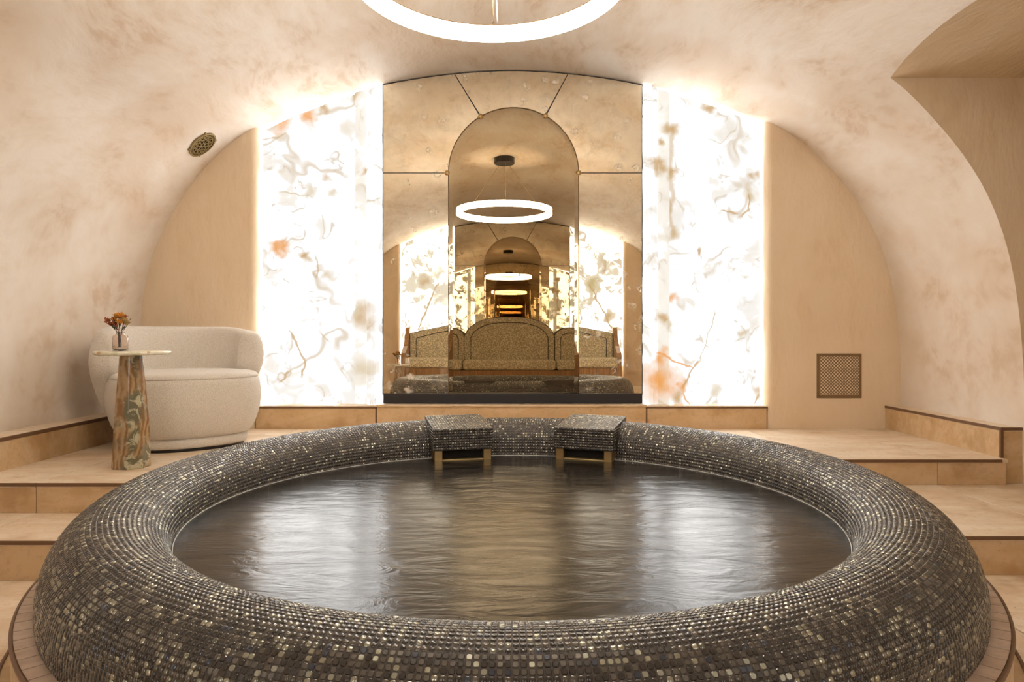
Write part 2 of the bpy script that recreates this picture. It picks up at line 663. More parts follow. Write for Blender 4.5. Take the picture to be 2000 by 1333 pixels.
def end_wall(yf, s, name, label):
    b = bmesh.new()
    for xn, xw in ((XN0, -2.5), (XN1, 2.62)):
        p = side_piece(xn, xw, yf, s, name)
        me = bpy.data.meshes.new('tmp')
        p.to_mesh(me)
        p.free()
        b.from_mesh(me)
        bpy.data.meshes.remove(me)
    vv = [b.verts.new(q) for q in ((-2.9, yf + s * 0.22, -0.02), (2.9, yf + s * 0.22, -0.02), (2.9, yf + s * 0.22, 2.9), (-2.9, yf + s * 0.22, 2.9))]
    b.faces.new(vv)
    o = bm_obj(name, b, MP_WALL, None, False)
    return tag(o, label, 'wall', kind='structure')


end_wall(D, 1, 'wall_far', 'tan plaster end wall behind the backlit stone panels and mirror')
end_wall(DB + 0.06, -1, 'wall_near', 'tan plaster end wall behind the banquette, seen only in the mirrors')

# ------------------------------------------------------------------ backlit stone panels
OR = (0.80, 0.33, 0.06)
BR = (0.55, 0.34, 0.13)
TAN = (0.66, 0.54, 0.36)


def sp(x, y, r, col, a=0.9):
    p = PX(x, y, 4.69)
    return (p.x, p.z, r, col, a)


def ln(x0, y0, x1, y1, wd, col, a=0.8):
    p, q = PX(x0, y0, 4.69), PX(x1, y1, 4.69)
    return (p.x, p.z, q.x, q.z, wd, col, a)


SPL = [sp(548, 243, .075, OR), sp(600, 228, .075, OR), sp(632, 215, .05, BR), sp(690, 190, .06, BR), sp(546, 482, .06, OR),
                sp(597, 507, .05, BR), sp(640, 540, .05, TAN, .7), sp(600, 375, .05, TAN, .7), sp(650, 380, .05, TAN, .7), sp(640, 345, .04, BR, .6),
                sp(708, 330, .035, BR), sp(708, 620, .11, BR, .8), sp(713, 720, .12, TAN, .8), sp(735, 775, .07, BR, .6), sp(690, 610, .06, TAN),
                sp(560, 330, .05, TAN, .5), sp(680, 250, .10, TAN, .5)]
LNL = [ln(565, 645, 592, 705, .012, BR), ln(592, 700, 590, 735, .010, BR), ln(545, 745, 570, 725, .012, BR), ln(625, 648, 648, 670, .010, TAN),
                ln(545, 375, 600, 382, .010, TAN), ln(618, 500, 618, 545, .010, BR, .6), ln(510, 275, 560, 262, .008, BR, .6)]
SPR = [sp(1387, 205, .06, BR), sp(1289, 278, .03, BR), sp(1289, 325, .06, BR), sp(1310, 250, .07, BR), sp(1310, 340, .06, BR),
                sp(1308, 460, .07, TAN), sp(1315, 580, .045, OR, .8), sp(1290, 625, .06, BR), sp(1290, 745, .17, OR, .95), sp(1290, 700, .06, OR),
                sp(1320, 775, .06, BR), sp(1332, 757, .045, OR), sp(1465, 350, .05, BR, .8), sp(1485, 345, .05, BR, .7), sp(1370, 494, .03, BR),
                sp(1452, 653, .04, TAN), sp(1485, 770, .06, BR, .8), sp(1400, 765, .06, TAN, .7), sp(1460, 380, .05, TAN), sp(1305, 640, .05, TAN)]
LNR = [ln(1410, 412, 1446, 418, .012, BR), ln(1446, 425, 1462, 405, .012, BR), ln(1460, 410, 1460, 375, .010, BR), ln(1258, 692, 1275, 686, .010, OR),
                ln(1280, 686, 1355, 722, .009, OR), ln(1330, 760, 1368, 705, .012, BR), ln(1332, 765, 1352, 792, .009, OR), ln(1368, 705, 1395, 610, .008, TAN),
                ln(1475, 790, 1495, 745, .010, BR), ln(1310, 240, 1310, 470, .028, BR, .55)]
XI = 0.98                            # the narrow strip and pilaster beside the mirror are separate pieces of stone
ML = m_backlit('backlit_stone_a', [q for q in SPL if q[0] < -1.0], LNL, 0.0)
MR = m_backlit('backlit_stone_b', [q for q in SPR if q[0] > 1.0], [q for q in LNR if q[2] > 1.0], 3.7)
MLS = m_backlit('backlit_strip_a', [q for q in SPL if q[0] > -1.1], [], 1.3, (0.95, 0.91, 0.84), (0.74, 0.66, 0.52))
MRS = m_backlit('backlit_strip_b', [q for q in SPR if q[0] < 1.1], [q for q in LNR if q[0] < 1.05], 5.3, (0.95, 0.91, 0.84), (0.74, 0.66, 0.52))
MBK = m_backlit('backlit_stone_c', [(-1.35, 1.75, .12, BR, .7), (1.25, 1.7, .16, (0.50, 0.40, 0.14), .8), (1.5, 1.2, .1, BR, .8)],
                [(-1.15, 1.72, -1.45, 1.0, .016, BR, .7), (1.2, 1.7, 1.55, 1.0, .016, BR, .7)], 8.1)


def top_strip(x0, x1, z0, drop=0.0, n=24):
    xs = np.linspace(x0, x1, n)
    return [(x0, z0)] + [(x1, z0)] + [(x, zv(x) - drop) for x in xs[::-1]]


def stone_panel(side, far):
    """one backlit panel: slab, step strip, reeded pilaster beside the mirror, LED strips on its outer edge and top"""
    s = 1 if far else -1
    y_face = 4.69 if far else DB - 0.03
    dm = 4.69 if far else 4.69
    y_of = lambda off: y_face - s * off
    k = dm / F
    if side < 0:
        xo, x1, x2, x3 = XN0, (695 - 1000) * k, (718 - 1000) * k, (746.5 - 1000) * 4.66 / F
    else:
        xo, x1, x2, x3 = XN1, (1306 - 1000) * k, (1283 - 1000) * k, (1255.5 - 1000) * 4.66 / F
    z0 = Z_LEDGE + 0.004
    mat = (ML if side < 0 else MR) if far else MBK
    mats_ = (MLS if side < 0 else MRS) if far else MBK
    root = empty('backlit_stone_panel', ((xo + x3) / 2, y_face, z0))
    inv = -Vector(root.location)

    def pr(name, pts, ya, yb, m, par=root):
        o = prism_xz(name, pts, min(ya, yb), max(ya, yb), m)
        o.parent = par
        o.location = inv
        return o
    slab = pr('stone_slab', top_strip(xo - side * 0.012, x1, z0, 0.016), y_of(0), y_of(-0.02), mat)
    pr('step_strip', top_strip(x1, x2, z0, 0.012, 6), y_of(0.022), y_of(-0.02), mats_)
    # pilaster with three reeds, a plan outline carried up to the vault
    plan = []
    for r_ in range(3):
        for q in range(6):
            a = math.pi * q / 5
            u = (r_ + 0.5 - 0.5 * math.cos(a)) / 3
            plan.append((x2 + (x3 - x2) * u, y_of(0.034 + 0.012 * math.sin(a))))
    plan += [(x3, y_of(-0.02)), (x2, y_of(-0.02))]
    n = len(plan)
    V = [(x, y, z0) for x, y in plan] + [(x, y, zv(x) - 0.008) for x, y in plan]
    Fq = [list(range(n)), list(range(2 * n - 1, n - 1, -1))] + [[i, (i + 1) % n, (i + 1) % n + n, i + n] for i in range(n)]
    b = bmesh.new()
    vv = [b.verts.new(p) for p in V]
    for q in Fq:
        b.faces.new([vv[i] for i in q])
    o = bm_obj('reeded_pilaster', b, mat, root)
    o.location = inv
    # LED strips
    a = xo - side * 0.001
    c = xo - side * 0.011
    pr('led_strip', [(a, z0), (c, z0), (c, zv(xo) - 0.02), (a, zv(xo) - 0.02)], y_of(0.004), y_of(-0.02), M_LED)
    xs = np.linspace(xo - side * 0.012, x2, 24)
    pr('led_strip', [(x, zv(x) - 0.001) for x in xs] + [(x, zv(x) - 0.012) for x in xs[::-1]], y_of(0.004), y_of(-0.018), M_LED)
    if far:
        lab = ('backlit white onyx panel behind the cream armchair, orange stains along its top' if side < 0 else
               'backlit white onyx panel beside the square vent, orange stain low by the mirror')
    else:
        lab = ('backlit onyx panel behind the banquette end with the side table, seen in mirror' if side < 0 else
               'backlit onyx panel behind the banquette end away from the table, seen in mirror')
    tag(root, lab, 'light panel', 'backlit onyx panels')
    return root


for far in (True, False):
    for side in (-1, 1):
        stone_panel(side, far)


# ------------------------------------------------------------------ mirrors
def arch_pts(x0, x1, zb, zs, n=28):
    r = (x1 - x0) / 2
    cx = (x0 + x1) / 2
    return [(x0, zb), (x1, zb)] + [(cx + r * math.cos(a), zs + r * math.sin(a)) for a in np.linspace(0, math.pi, n)]


def mirror_wall(y, s, far):
    k = 4.66 / F
    X = lambda px: (px - 1000) * k
    Zf = lambda py: ZC + (HY - py) * k
    xl, xr = X(748.5), X(1253.5)
    zb = Zf(768.5)
    ax0, ax1 = X(876), X(1130)
    cx = (ax0 + ax1) / 2
    R = (ax1 - ax0) / 2
    zs = Zf(210) - R
    g = 0.0030
    back = empty('wall_mirror', (0, y, zb))
    inv = -Vector(back.location)
    y0, y1 = y, y + s * 0.006
    nm = 'mirror_pane'

    def pane(pts, name, m, ya=None, yb=None, parent=back):
        o = prism_xz(name, pts, min(ya if ya is not None else y0, yb if yb is not None else y1),
                     max(ya if ya is not None else y0, yb if yb is not None else y1), m, parent)
        o.location = inv
        return o
    # backing board
    pane([(xl - 0.008, zb - 0.01), (xr + 0.008, zb - 0.01)] + [(x, zv(x) - 0.004) for x in np.linspace(xr + 0.008, xl - 0.008, 30)],
         'backing_board', M_BLACK, y + s * 0.008, y + s * 0.04)
    zj = Zf(338)                      # horizontal joint
    ang = [math.atan2(Zf(225) - zs, X(937) - cx), math.atan2(Zf(225) - zs, X(1066) - cx)]
    tl = (X(888), 0)
    tr = (X(1109), 0)
    # lower side panes
    pane([(xl, zb), (ax0 - g, zb), (ax0 - g, zj - g), (xl, zj - g)], nm, M_MIR_S)
    pane([(ax1 + g, zb), (xr, zb), (xr, zj - g), (ax1 + g, zj - g)], nm, M_MIR_S)
    # upper side panes
    Rg = R + g

    def arc(a0, a1, n=14):
        return [(cx + Rg * math.cos(a), zs + Rg * math.sin(a)) for a in np.linspace(a0, a1, n)]
    aj = math.asin(max(-1, min(1, (zj + g - zs) / Rg)))
    d = 0.010
    top_l = [(x, zv(x) - 0.012) for x in np.linspace(X(888) - g, xl, 12)]
    top_r = [(x, zv(x) - 0.012) for x in np.linspace(X(1109) + g, xr, 12)]
    top_c = [(x, zv(x) - 0.012) for x in np.linspace(X(1109) - g, X(888) + g, 14)]
    pane([(xl, zj + g)] + arc(math.pi - aj, ang[0] + d) + top_l, nm, M_MIR_S)
    pane([(xr, zj + g)] + arc(aj, ang[1] - d) + top_r, nm, M_MIR_S)
    pane(arc(ang[0] - d, ang[1] + d) + top_c, nm, M_MIR_S)
    # central arched pane with a wide bevel, leaning back a hair
    outer = arch_pts(ax0, ax1, zb, zs, 40)
    bw = 0.028
    inner = arch_pts(ax0 + bw, ax1 - bw, zb + 0.006, zs, 40)
    b = bmesh.new()
    yo_, yi_, yb_ = 0.0, -s * 0.0016, s * 0.005
    vo = [b.verts.new((x, yo_, z - zb)) for x, z in outer]
    vi = [b.verts.new((x, yi_, z - zb)) for x, z in inner]
    vb = [b.verts.new((x, yb_, z - zb)) for x, z in outer]
    n = len(outer)
    b.faces.new(vi)
    for i in range(n):
        j = (i + 1) % n
        b.faces.new([vo[i], vo[j], vi[j], vi[i]])
        b.faces.new([vo[i], vb[i], vb[j], vo[j]])
    b.faces.new(vb[::-1])
    c = bm_obj('arched_mirror_pane', b, M_MIR_C, back)
    c.location = (0, -s * 0.004, 0)
    if far:
        c.rotation_euler = (-math.radians(0.17), 0, 0)
    c['label'] = 'bronze tinted arched pane with bevelled edge'
    # dark edge of the arch
    tube('arch_edge', [(x + inv.x, y - s * 0.003 + inv.y, z + inv.z) for x, z in outer], 0.0022, M_BRONZE, back, 6, True)
    # rosettes
    for (rx, rz) in ((X(873), zj), (X(1130), zj), (cx + R * math.cos(ang[0]), zs + R * math.sin(ang[0])), (cx + R * math.cos(ang[1]), zs + R * math.sin(ang[1]))):
        b = bmesh.new()
        np_ = 48
        cv = b.verts.new((0, -s * 0.016, 0))
        r1, r2, r3 = [], [], []
        for i in range(np_):
            a = 2 * math.pi * i / np_
            lob = 0.5 + 0.5 * math.cos(8 * a)
            r1.append(b.verts.new((0.007 * math.cos(a), -s * 0.011, 0.007 * math.sin(a))))
            rr = 0.016 + 0.004 * lob
            r2.append(b.verts.new((rr * 0.8 * math.cos(a), -s * (0.010 + 0.004 * lob), rr * 0.8 * math.sin(a))))
            r3.append(b.verts.new((rr * math.cos(a), 0, rr * math.sin(a))))
        for i in range(np_):
            j = (i + 1) % np_
            b.faces.new([cv, r1[i], r1[j]])
            b.faces.new([r1[i], r2[i], r2[j], r1[j]])
            b.faces.new([r2[i], r3[i], r3[j], r2[j]])
        o = bm_obj('rosette', b, M_BRASS, back, True)
        o.location = (rx, -s * 0.001, rz - zb)
    # black base board
    if far:
        bb = box_bm(xl + 0.004, xr + 0.0, -0.02, 0.03, Z_LEDGE + 0.013 - zb, -0.002, 0.002)
        bm_obj('base_board', bb, M_BLACK, back)
    lab = 'antique mirror wall with bronze arched centre between the glowing panels on far wall' if far else \
        'matching arched mirror wall behind the banquette, seen only as a reflection'
    tag(back, lab, 'mirror', 'arched mirror walls')


mirror_wall(YM, 1, True)
mirror_wall(DB, -1, False)

# ------------------------------------------------------------------ floors, steps, ledges
XW0, XW1 = -2.72, 2.78
XL, XRR = -2.36, 2.5125            # fronts of the side ledges


def slab_row(parent, joints, y0, y1, z, t, g=0.0024):
    for a, b_ in zip(joints[:-1], joints[1:]):
        box('slab', a + g, b_ - g, y0, y1, z - t, z, M_TRAV, parent, 0.0012)


def riser_row(parent, joints, y, z0, z1, t=0.02, g=0.0012):
    for a, b_ in zip(joints[:-1], joints[1:]):
        box('riser_slab', a + g, b_ - g, y, y + t, z0, z1, M_TRAVR, parent, 0.001)


JX = [2.165 - 0.6 * i for i in range(8)]


def joints(x0, x1):
    return [x0] + sorted(x for x in JX if x0 + 0.06 < x < x1 - 0.06) + [x1]


fl = obj('floor', [(XW0, -1.4, -0.022), (XR, -1.4, -0.022), (XR, 4.8, -0.022), (XW0, 4.8, -0.022)], [[0, 1, 2, 3]], M_GROUTF)
tag(fl, 'lowest travertine slab floor around the foot of the tub', 'floor', kind='structure')
jy = [-1.2, -0.25, 0.65, 1.55, 2.62]
for y0, y1 in zip(jy[:-1], jy[1:]):
    jl = joints(XW0, XW1) if y1 < Y_R0 else joints(XW0, XR)
    slab_row(fl, jl, y0 + 0.0015, y1 - 0.0015, 0.0, 0.02)

YS_L, YS_R = 2.527, 2.585          # mid step nosings
YP_L, YP_R = 2.913, 3.464          # platform nosings
st = box('floor_step', XW0, XR, 2.62, 4.6, 0.0, Z_STEP - 0.022, M_GROUTF, None, centre=False)
tag(st, 'lower travertine step running behind the tub', 'step', kind='structure')
slab_row(st, joints(XW0, 0.0), YS_L + 0.004, YP_L + 0.02, Z_STEP, 0.02)
slab_row(st, joints(0.0, XR), YS_R + 0.004, YP_R + 0.06, Z_STEP, 0.02)
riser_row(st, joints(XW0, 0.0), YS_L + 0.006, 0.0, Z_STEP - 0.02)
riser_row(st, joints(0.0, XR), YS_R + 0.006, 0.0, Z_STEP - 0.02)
pf = box('floor_platform', XL - 0.1, XRR - 0.005, 3.52, 4.6, Z_STEP, Z_PLAT - 0.022, M_GROUTF, None, centre=False)
tag(pf, 'upper travertine platform carrying the armchair and side table', 'platform', kind='structure')
slab_row(pf, joints(XL - 0.02, 0.0), YP_L + 0.004, 4.62, Z_PLAT, 0.02)
slab_row(pf, joints(0.0, XRR + 0.01), YP_R + 0.004, 4.62, Z_PLAT, 0.02)
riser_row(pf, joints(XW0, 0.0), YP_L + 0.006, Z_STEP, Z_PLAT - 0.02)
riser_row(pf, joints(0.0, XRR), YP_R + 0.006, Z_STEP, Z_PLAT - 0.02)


def trim(n, x0, x1, y0, y1, z0, z1, label):
    o = box('trim_%d' % n, x0, x1, y0, y1, z0, z1, M_TRIM, None, 0.001)
    tag(o, label, 'trim', 'brown edge trims', 'structure')


trim(1, XW0, 0.0, YS_L, YS_L + 0.012, Z_STEP - 0.016, Z_STEP - 0.001, 'brown metal nosing of the lower step on the armchair side')
trim(2, 0.0, XR, YS_R, YS_R + 0.012, Z_STEP - 0.016, Z_STEP - 0.001, 'brown metal nosing of the lower step on the vent side')
trim(3, XW0, 0.0, YP_L, YP_L + 0.012, Z_PLAT - 0.016, Z_PLAT - 0.001, 'brown metal nosing of the upper platform in front of the side table')
trim(4, 0.0, XRR - 0.022, YP_R, YP_R + 0.012, Z_PLAT - 0.016, Z_PLAT - 0.001, 'brown metal nosing of the upper platform on the vent side')


# side ledges
def ledge(name, x0, x1, ya, yb, zlow, face, label, face_front=False):
    root = empty(name, ((x0 + x1) / 2, (ya + yb) / 2, zlow))
    tag(root, label, 'ledge', kind='structure')
    inv = -Vector(root.location)

    def p(nm, a, b_, c, d, e, f, m, bev=0.001):
        o = box(nm, a, b_, c, d, e, f, m, root, bev)
        o.location = Vector(o.location) + inv
    p('core', x0 + 0.02, x1 - 0.02, ya + 0.02, yb, zlow, Z_LEDGE - 0.022, M_GROUTF, 0)
    n = max(1, int(round((yb - ya) / 0.75)))
    q = np.linspace(ya, yb, n + 1)
    for i in range(n):
        p('top_slab', x0 + (0.004 if face > 0 else 0), x1 - (0.004 if face < 0 else 0), q[i] + 0.0015, q[i + 1] - 0.0015, Z_LEDGE - 0.02, Z_LEDGE, M_TRAV)
        if face > 0:    # face looks towards -x
            p('face_slab', x0 + 0.003, x0 + 0.022, q[i] + 0.0015 + 0.01 * (i == 0), q[i + 1] - 0.0015, zlow, Z_LEDGE - 0.018, M_TRAVR)
        else:
            p('face_slab', x1 - 0.022, x1 - 0.003, q[i] + 0.0015, q[i + 1] - 0.0015, zlow, Z_LEDGE - 0.018, M_TRAVR)
    if face > 0:
        p('edge_trim', x0 - 0.001, x0 + 0.010, ya, yb, Z_LEDGE - 0.015, Z_LEDGE + 0.0005, M_TRIM)
    else:
        p('edge_trim', x1 - 0.010, x1 + 0.001, ya, yb, Z_LEDGE - 0.017, Z_LEDGE + 0.0005, M_TRIM)
    return root, p


YC = 3.507
r_, p_ = ledge('ledge', XRR, 2.70, YC, D, Z_PLAT - 0.02, 1, 'travertine wall ledge by the square vent, turning the corner at the recess')
p_('front_slab', XRR + 0.010, XR, YC + 0.003, YC + 0.022, Z_STEP, Z_LEDGE - 0.018, M_TRAVR)
p_('top_slab', 2.70, XR, YC + 0.004, YC + 0.4, Z_LEDGE - 0.02, Z_LEDGE, M_TRAV)
p_('edge_trim', XRR, XR, YC - 0.002, YC + 0.010, Z_LEDGE - 0.015, Z_LEDGE + 0.0005, M_TRIM)
p_('corner_trim', XRR - 0.003, XRR + 0.012, YC - 0.004, YC + 0.010, Z_STEP, Z_LEDGE - 0.015, M_TRIM)
ledge('ledge', -2.62, XL, 2.93, D, Z_PLAT - 0.02, -1, 'travertine wall ledge behind the side table and armchair')

# ledge under the niche: three stones
lr = empty('ledge', (0, D, Z_PLAT))
tag(lr, 'low travertine sill of three stones under the mirror and glowing panels', 'ledge', kind='structure')
kx = D / F
xs_ = [XN0, (735.5 - 1000) * kx, (1262 - 1000) * kx, XN1]
for i in range(3):
    mid = i == 1
    pr_ = 0.022 if mid else 0.0
    up = 0.009 if mid else 0.0
    gp = 0.007
    a, b_ = xs_[i] + (gp if i else 0), xs_[i + 1] - (gp if i < 2 else 0)
    o = box('face_slab', a, b_, -0.003 - pr_, 0.03, 0, Z_LEDGE - Z_PLAT - 0.016 + up, M_TRAVR, lr, 0.0012)
    o = box('top_slab', a - 0.004, b_ + 0.004, -0.006 - pr_, 0.16, Z_LEDGE - Z_PLAT - 0.012 + up, Z_LEDGE - Z_PLAT + up, M_TRAV, lr, 0.001)
    o = box('edge_trim', a - 0.006, b_ + 0.006, -0.010 - pr_, 0.02, Z_LEDGE - Z_PLAT - 0.016 + up, Z_LEDGE - Z_PLAT - 0.006 + up, M_TRIM if not mid else M_TRAVR, lr, 0.001)
for i in (1, 2):
    box('joint_trim', xs_[i] - gp, xs_[i] + gp, -0.008, 0.03, 0, Z_LEDGE - Z_PLAT - 0.016, M_TRIM, lr, 0.001)

# ------------------------------------------------------------------ tub
TC = Vector((0.0, 2.188, 0.0))
ZW = 0.354
prof = catmull([(0.974, 0.325), (0.978, 0.354), (0.984, 0.395), (1.001, 0.432), (1.034, 0.460), (1.080, 0.479), (1.128, 0.484), (1.174, 0.474),
                (1.213, 0.445), (1.240, 0.400), (1.253, 0.345), (1.256, 0.300), (1.253, 0.268)], 16)


def warp(P):
    f = np.clip((P[..., 2] - 0.30) / 0.18, 0, 1)
    f = f * f * (3 - 2 * f)
    P = P.copy()
    P[..., 2] += (-0.006 + 0.031 * (P[..., 1] / 1.1)) * f
    return P


tub = empty('hot_tub', tuple(TC))
tag(tub, 'round hot tub with a fat rim clad in dark glittering mosaic', 'hot tub')
pf_ = resample(prof, 72)
V, Fc = lathe_mesh([tuple(p) for p in pf_] + [(1.20, 0.268), (0.965, 0.268), (0.965, 0.325)], 256)
V = warp(np.array(V))
rim = obj('rim', V, Fc, M_GROUT, tub, True)
# basin floor and wall under the water
V, Fc = lathe_mesh([(0.974, 0.34), (0.965, 0.05), (0.0001, 0.05)], 128)
obj('basin', V, Fc, M_GROUT, tub, True)
# pale line at the water edge
tube('waterline_trim', [(0.9755 * math.cos(a), 0.9755 * math.sin(a), ZW + 0.001) for a in np.linspace(0, 2 * math.pi, 161)[:-1]], 0.0016, M_PALE, tub, 6, True)

PITCH = 0.0118
L = float(np.sum(np.linalg.norm(np.diff(prof, axis=0), axis=1)))
nrow = int(L / PITCH)
fine = resample(prof, nrow * 8 + 1)
crest = 1.07


OCT = np.array([(1, -.55), (1, .55), (.55, 1), (-.55, 1), (-1, .55), (-1, -.55), (-.55, -1), (.55, -1)])


def tile_verts(C, E1, E2, N, hx, hy):
    """C,E1,E2,N arrays (n,3), hx,hy arrays -> verts (n,16,3)"""
    n = len(C)
    jit = rng.normal(0, 0.035, (n, 2))
    out = np.zeros((n, 16, 3))
    for ring, (sc, h) in enumerate(((1.0, 0.0), (0.80, 0.0015))):
        for k in range(8):
            u = OCT[k, 0] * hx * sc
            v = OCT[k, 1] * hy * sc
            hh = h + (jit[:, 0] * u + jit[:, 1] * v if ring else 0.0)
            out[:, ring * 8 + k] = C + E1 * u[:, None] + E2 * v[:, None] + N * np.asarray(hh + np.zeros(n))[:, None]
    return out


def tiles_object(name, TV, kinds, parent):
    """all tiles of a field as one mesh (real geometry, too small to pick apart singly)"""
    n = len(TV)
    me = bpy.data.meshes.new(name)
    me.vertices.add(n * 16)
    me.vertices.foreach_set('co', TV.reshape(-1).astype(np.float32))
    quads = np.array([[k, (k + 1) % 8, (k + 1) % 8 + 8, k + 8] for k in range(8)]).reshape(-1)
    loc = np.r_[quads, np.arange(8, 16)]
    loops = (np.arange(n)[:, None] * 16 + loc[None]).reshape(-1)
    me.loops.add(len(loops))
    me.loops.foreach_set('vertex_index', loops.astype(np.int32))
    start = np.r_[np.arange(8) * 4, 32]
    tot = np.r_[np.full(8, 4), 8]
    me.polygons.add(n * 9)
    me.polygons.foreach_set('loop_start', (np.arange(n)[:, None] * 40 + start[None]).reshape(-1).astype(np.int32))
    me.polygons.foreach_set('loop_total', np.tile(tot, n).astype(np.int32))
    for m in TILE_M:
        me.materials.append(m)
    me.polygons.foreach_set('material_index', np.repeat(kinds, 9).astype(np.int32))
    me.update(calc_edges=True)
    me.validate()
    o = bpy.data.objects.new(name, me)
    o['kind'] = 'stuff'
    return link(o, parent)


def pick_kinds(n, light=0.19):
    u = rng.random(n)
    k = np.zeros(n, int)
    k[u < 0.55] = 1
    k[u < light] = 2
    k[u > 0.955] = 3
    return k


Cs, E1s, E2s, Ns, HX, HYs = [], [], [], [], [], []
for i in range(nrow):
    p = fine[i * 8 + 4]
    t = fine[i * 8 + 7] - fine[i * 8 + 1]
    t /= np.linalg.norm(t)
    N2 = np.array([-t[1], t[0]])            # up/outwards for this running direction
    inner = p[0] < crest and i < nrow * 0.45
    cnt = 520 if inner else 640
    pitch_x = 2 * math.pi * p[0] / cnt
    th = (np.arange(cnt) + 0.5) / cnt * 2 * math.pi + rng.normal(0, 0.0002, cnt)
    c, s_ = np.cos(th), np.sin(th)
    Cs.append(np.stack([p[0] * c, p[0] * s_, np.full(cnt, p[1])], 1))
    E1s.append(np.stack([-s_, c, np.zeros(cnt)], 1))
    E2s.append(np.stack([t[0] * c, t[0] * s_, np.full(cnt, t[1])], 1))
    Ns.append(np.stack([N2[0] * c, N2[0] * s_, np.full(cnt, N2[1])], 1))
    HX.append(np.full(cnt, pitch_x * 0.43))
    HYs.append(np.full(cnt, PITCH * 0.43))
Cs, E1s, E2s, Ns = map(np.concatenate, (Cs, E1s, E2s, Ns))
HX, HYs = np.concatenate(HX), np.concatenate(HYs)
Cs = warp(Cs)
kinds = pick_kinds(len(Cs))
# patches of more and fewer pale tiles
ang = np.arctan2(Cs[:, 1], Cs[:, 0])
pat = np.sin(ang * 17 + Cs[:, 2] * 60) + np.sin(ang * 41 - Cs[:, 2] * 35 + 1.3)
drop = (kinds == 2) & (pat < -0.3) & (rng.random(len(kinds)) < 0.6)
kinds[drop] = 0
# the 300 tiles that show largest
W_ = Cs + np.array(TC)
dv = W_ - np.array([0, 0, ZC])
px = 1000 + F * dv[:, 0] / dv[:, 1]
py = HY - F * dv[:, 2] / dv[:, 1]
face_ = -(Ns * dv).sum(1) / np.linalg.norm(dv, axis=1)
ok = (px > 5) & (px < 1995) & (py > 5) & (py < 1326) & (face_ > 0.1)
score = np.where(ok, face_ * HX * HYs / dv[:, 1] ** 2, -1)
big = np.argsort(-score)[:300]
isbig = np.zeros(len(Cs), bool)
isbig[big] = True
TV = tile_verts(Cs, E1s, E2s, Ns, HX, HYs)
tiles_object('mosaic_tiles', TV[~isbig], kinds[~isbig], tub)
# shared tile meshes, one per colour
loc = tile_verts(np.zeros((1, 3)), np.array([[1., 0, 0]]), np.array([[0, 1., 0]]), np.array([[0, 0, 1.]]), np.array([1.0]), np.array([1.0]))[0]
base = np.zeros((16, 3))
for k in range(8):
    base[k] = (OCT[k, 0], OCT[k, 1], 0)
    base[k + 8] = (OCT[k, 0] * .8, OCT[k, 1] * .8, 1)
FQ = [[k, (k + 1) % 8, (k + 1) % 8 + 8, k + 8] for k in range(8)] + [list(range(8, 16))]
shared = [mesh_from('mosaic_tile', base, FQ, m) for m in TILE_M]
for i in big:
    o = bpy.data.objects.new('mosaic_tile', shared[kinds[i]])
    tilt = rng.normal(0, 0.05, 2)
    R = Matrix((E1s[i], E2s[i], Ns[i])).transposed().to_4x4()
    o.matrix_world = Matrix.Translation(Vector(Cs[i])) @ R @ Matrix.Rotation(tilt[0], 4, 'X') @ Matrix.Rotation(tilt[1], 4, 'Y') @ \
        Matrix.Diagonal((HX[i], HYs[i], 0.0015, 1))
    link(o, tub)


# waterfall spouts on the far rim
def quad_tiles(p0, u, v, nrm):
    p0, u, v, nrm = map(lambda q: np.array(q, float), (p0, u, v, nrm))
    nu, nv = max(1, round(np.linalg.norm(u) / 0.0115)), max(1, round(np.linalg.norm(v) / 0.0115))
    gi, gj = np.meshgrid(np.arange(nu), np.arange(nv), indexing='ij')
    gi, gj = gi.ravel(), gj.ravel()
    C = p0 + u * ((gi + .5) / nu)[:, None] + v * ((gj + .5) / nv)[:, None]
    n = len(C)
    e1, e2 = u / np.linalg.norm(u), v / np.linalg.norm(v)
    return tile_verts(C, np.tile(e1, (n, 1)), np.tile(e2, (n, 1)), np.tile(nrm, (n, 1)),
                      np.full(n, np.linalg.norm(u) / nu * .43), np.full(n, np.linalg.norm(v) / nv * .43))


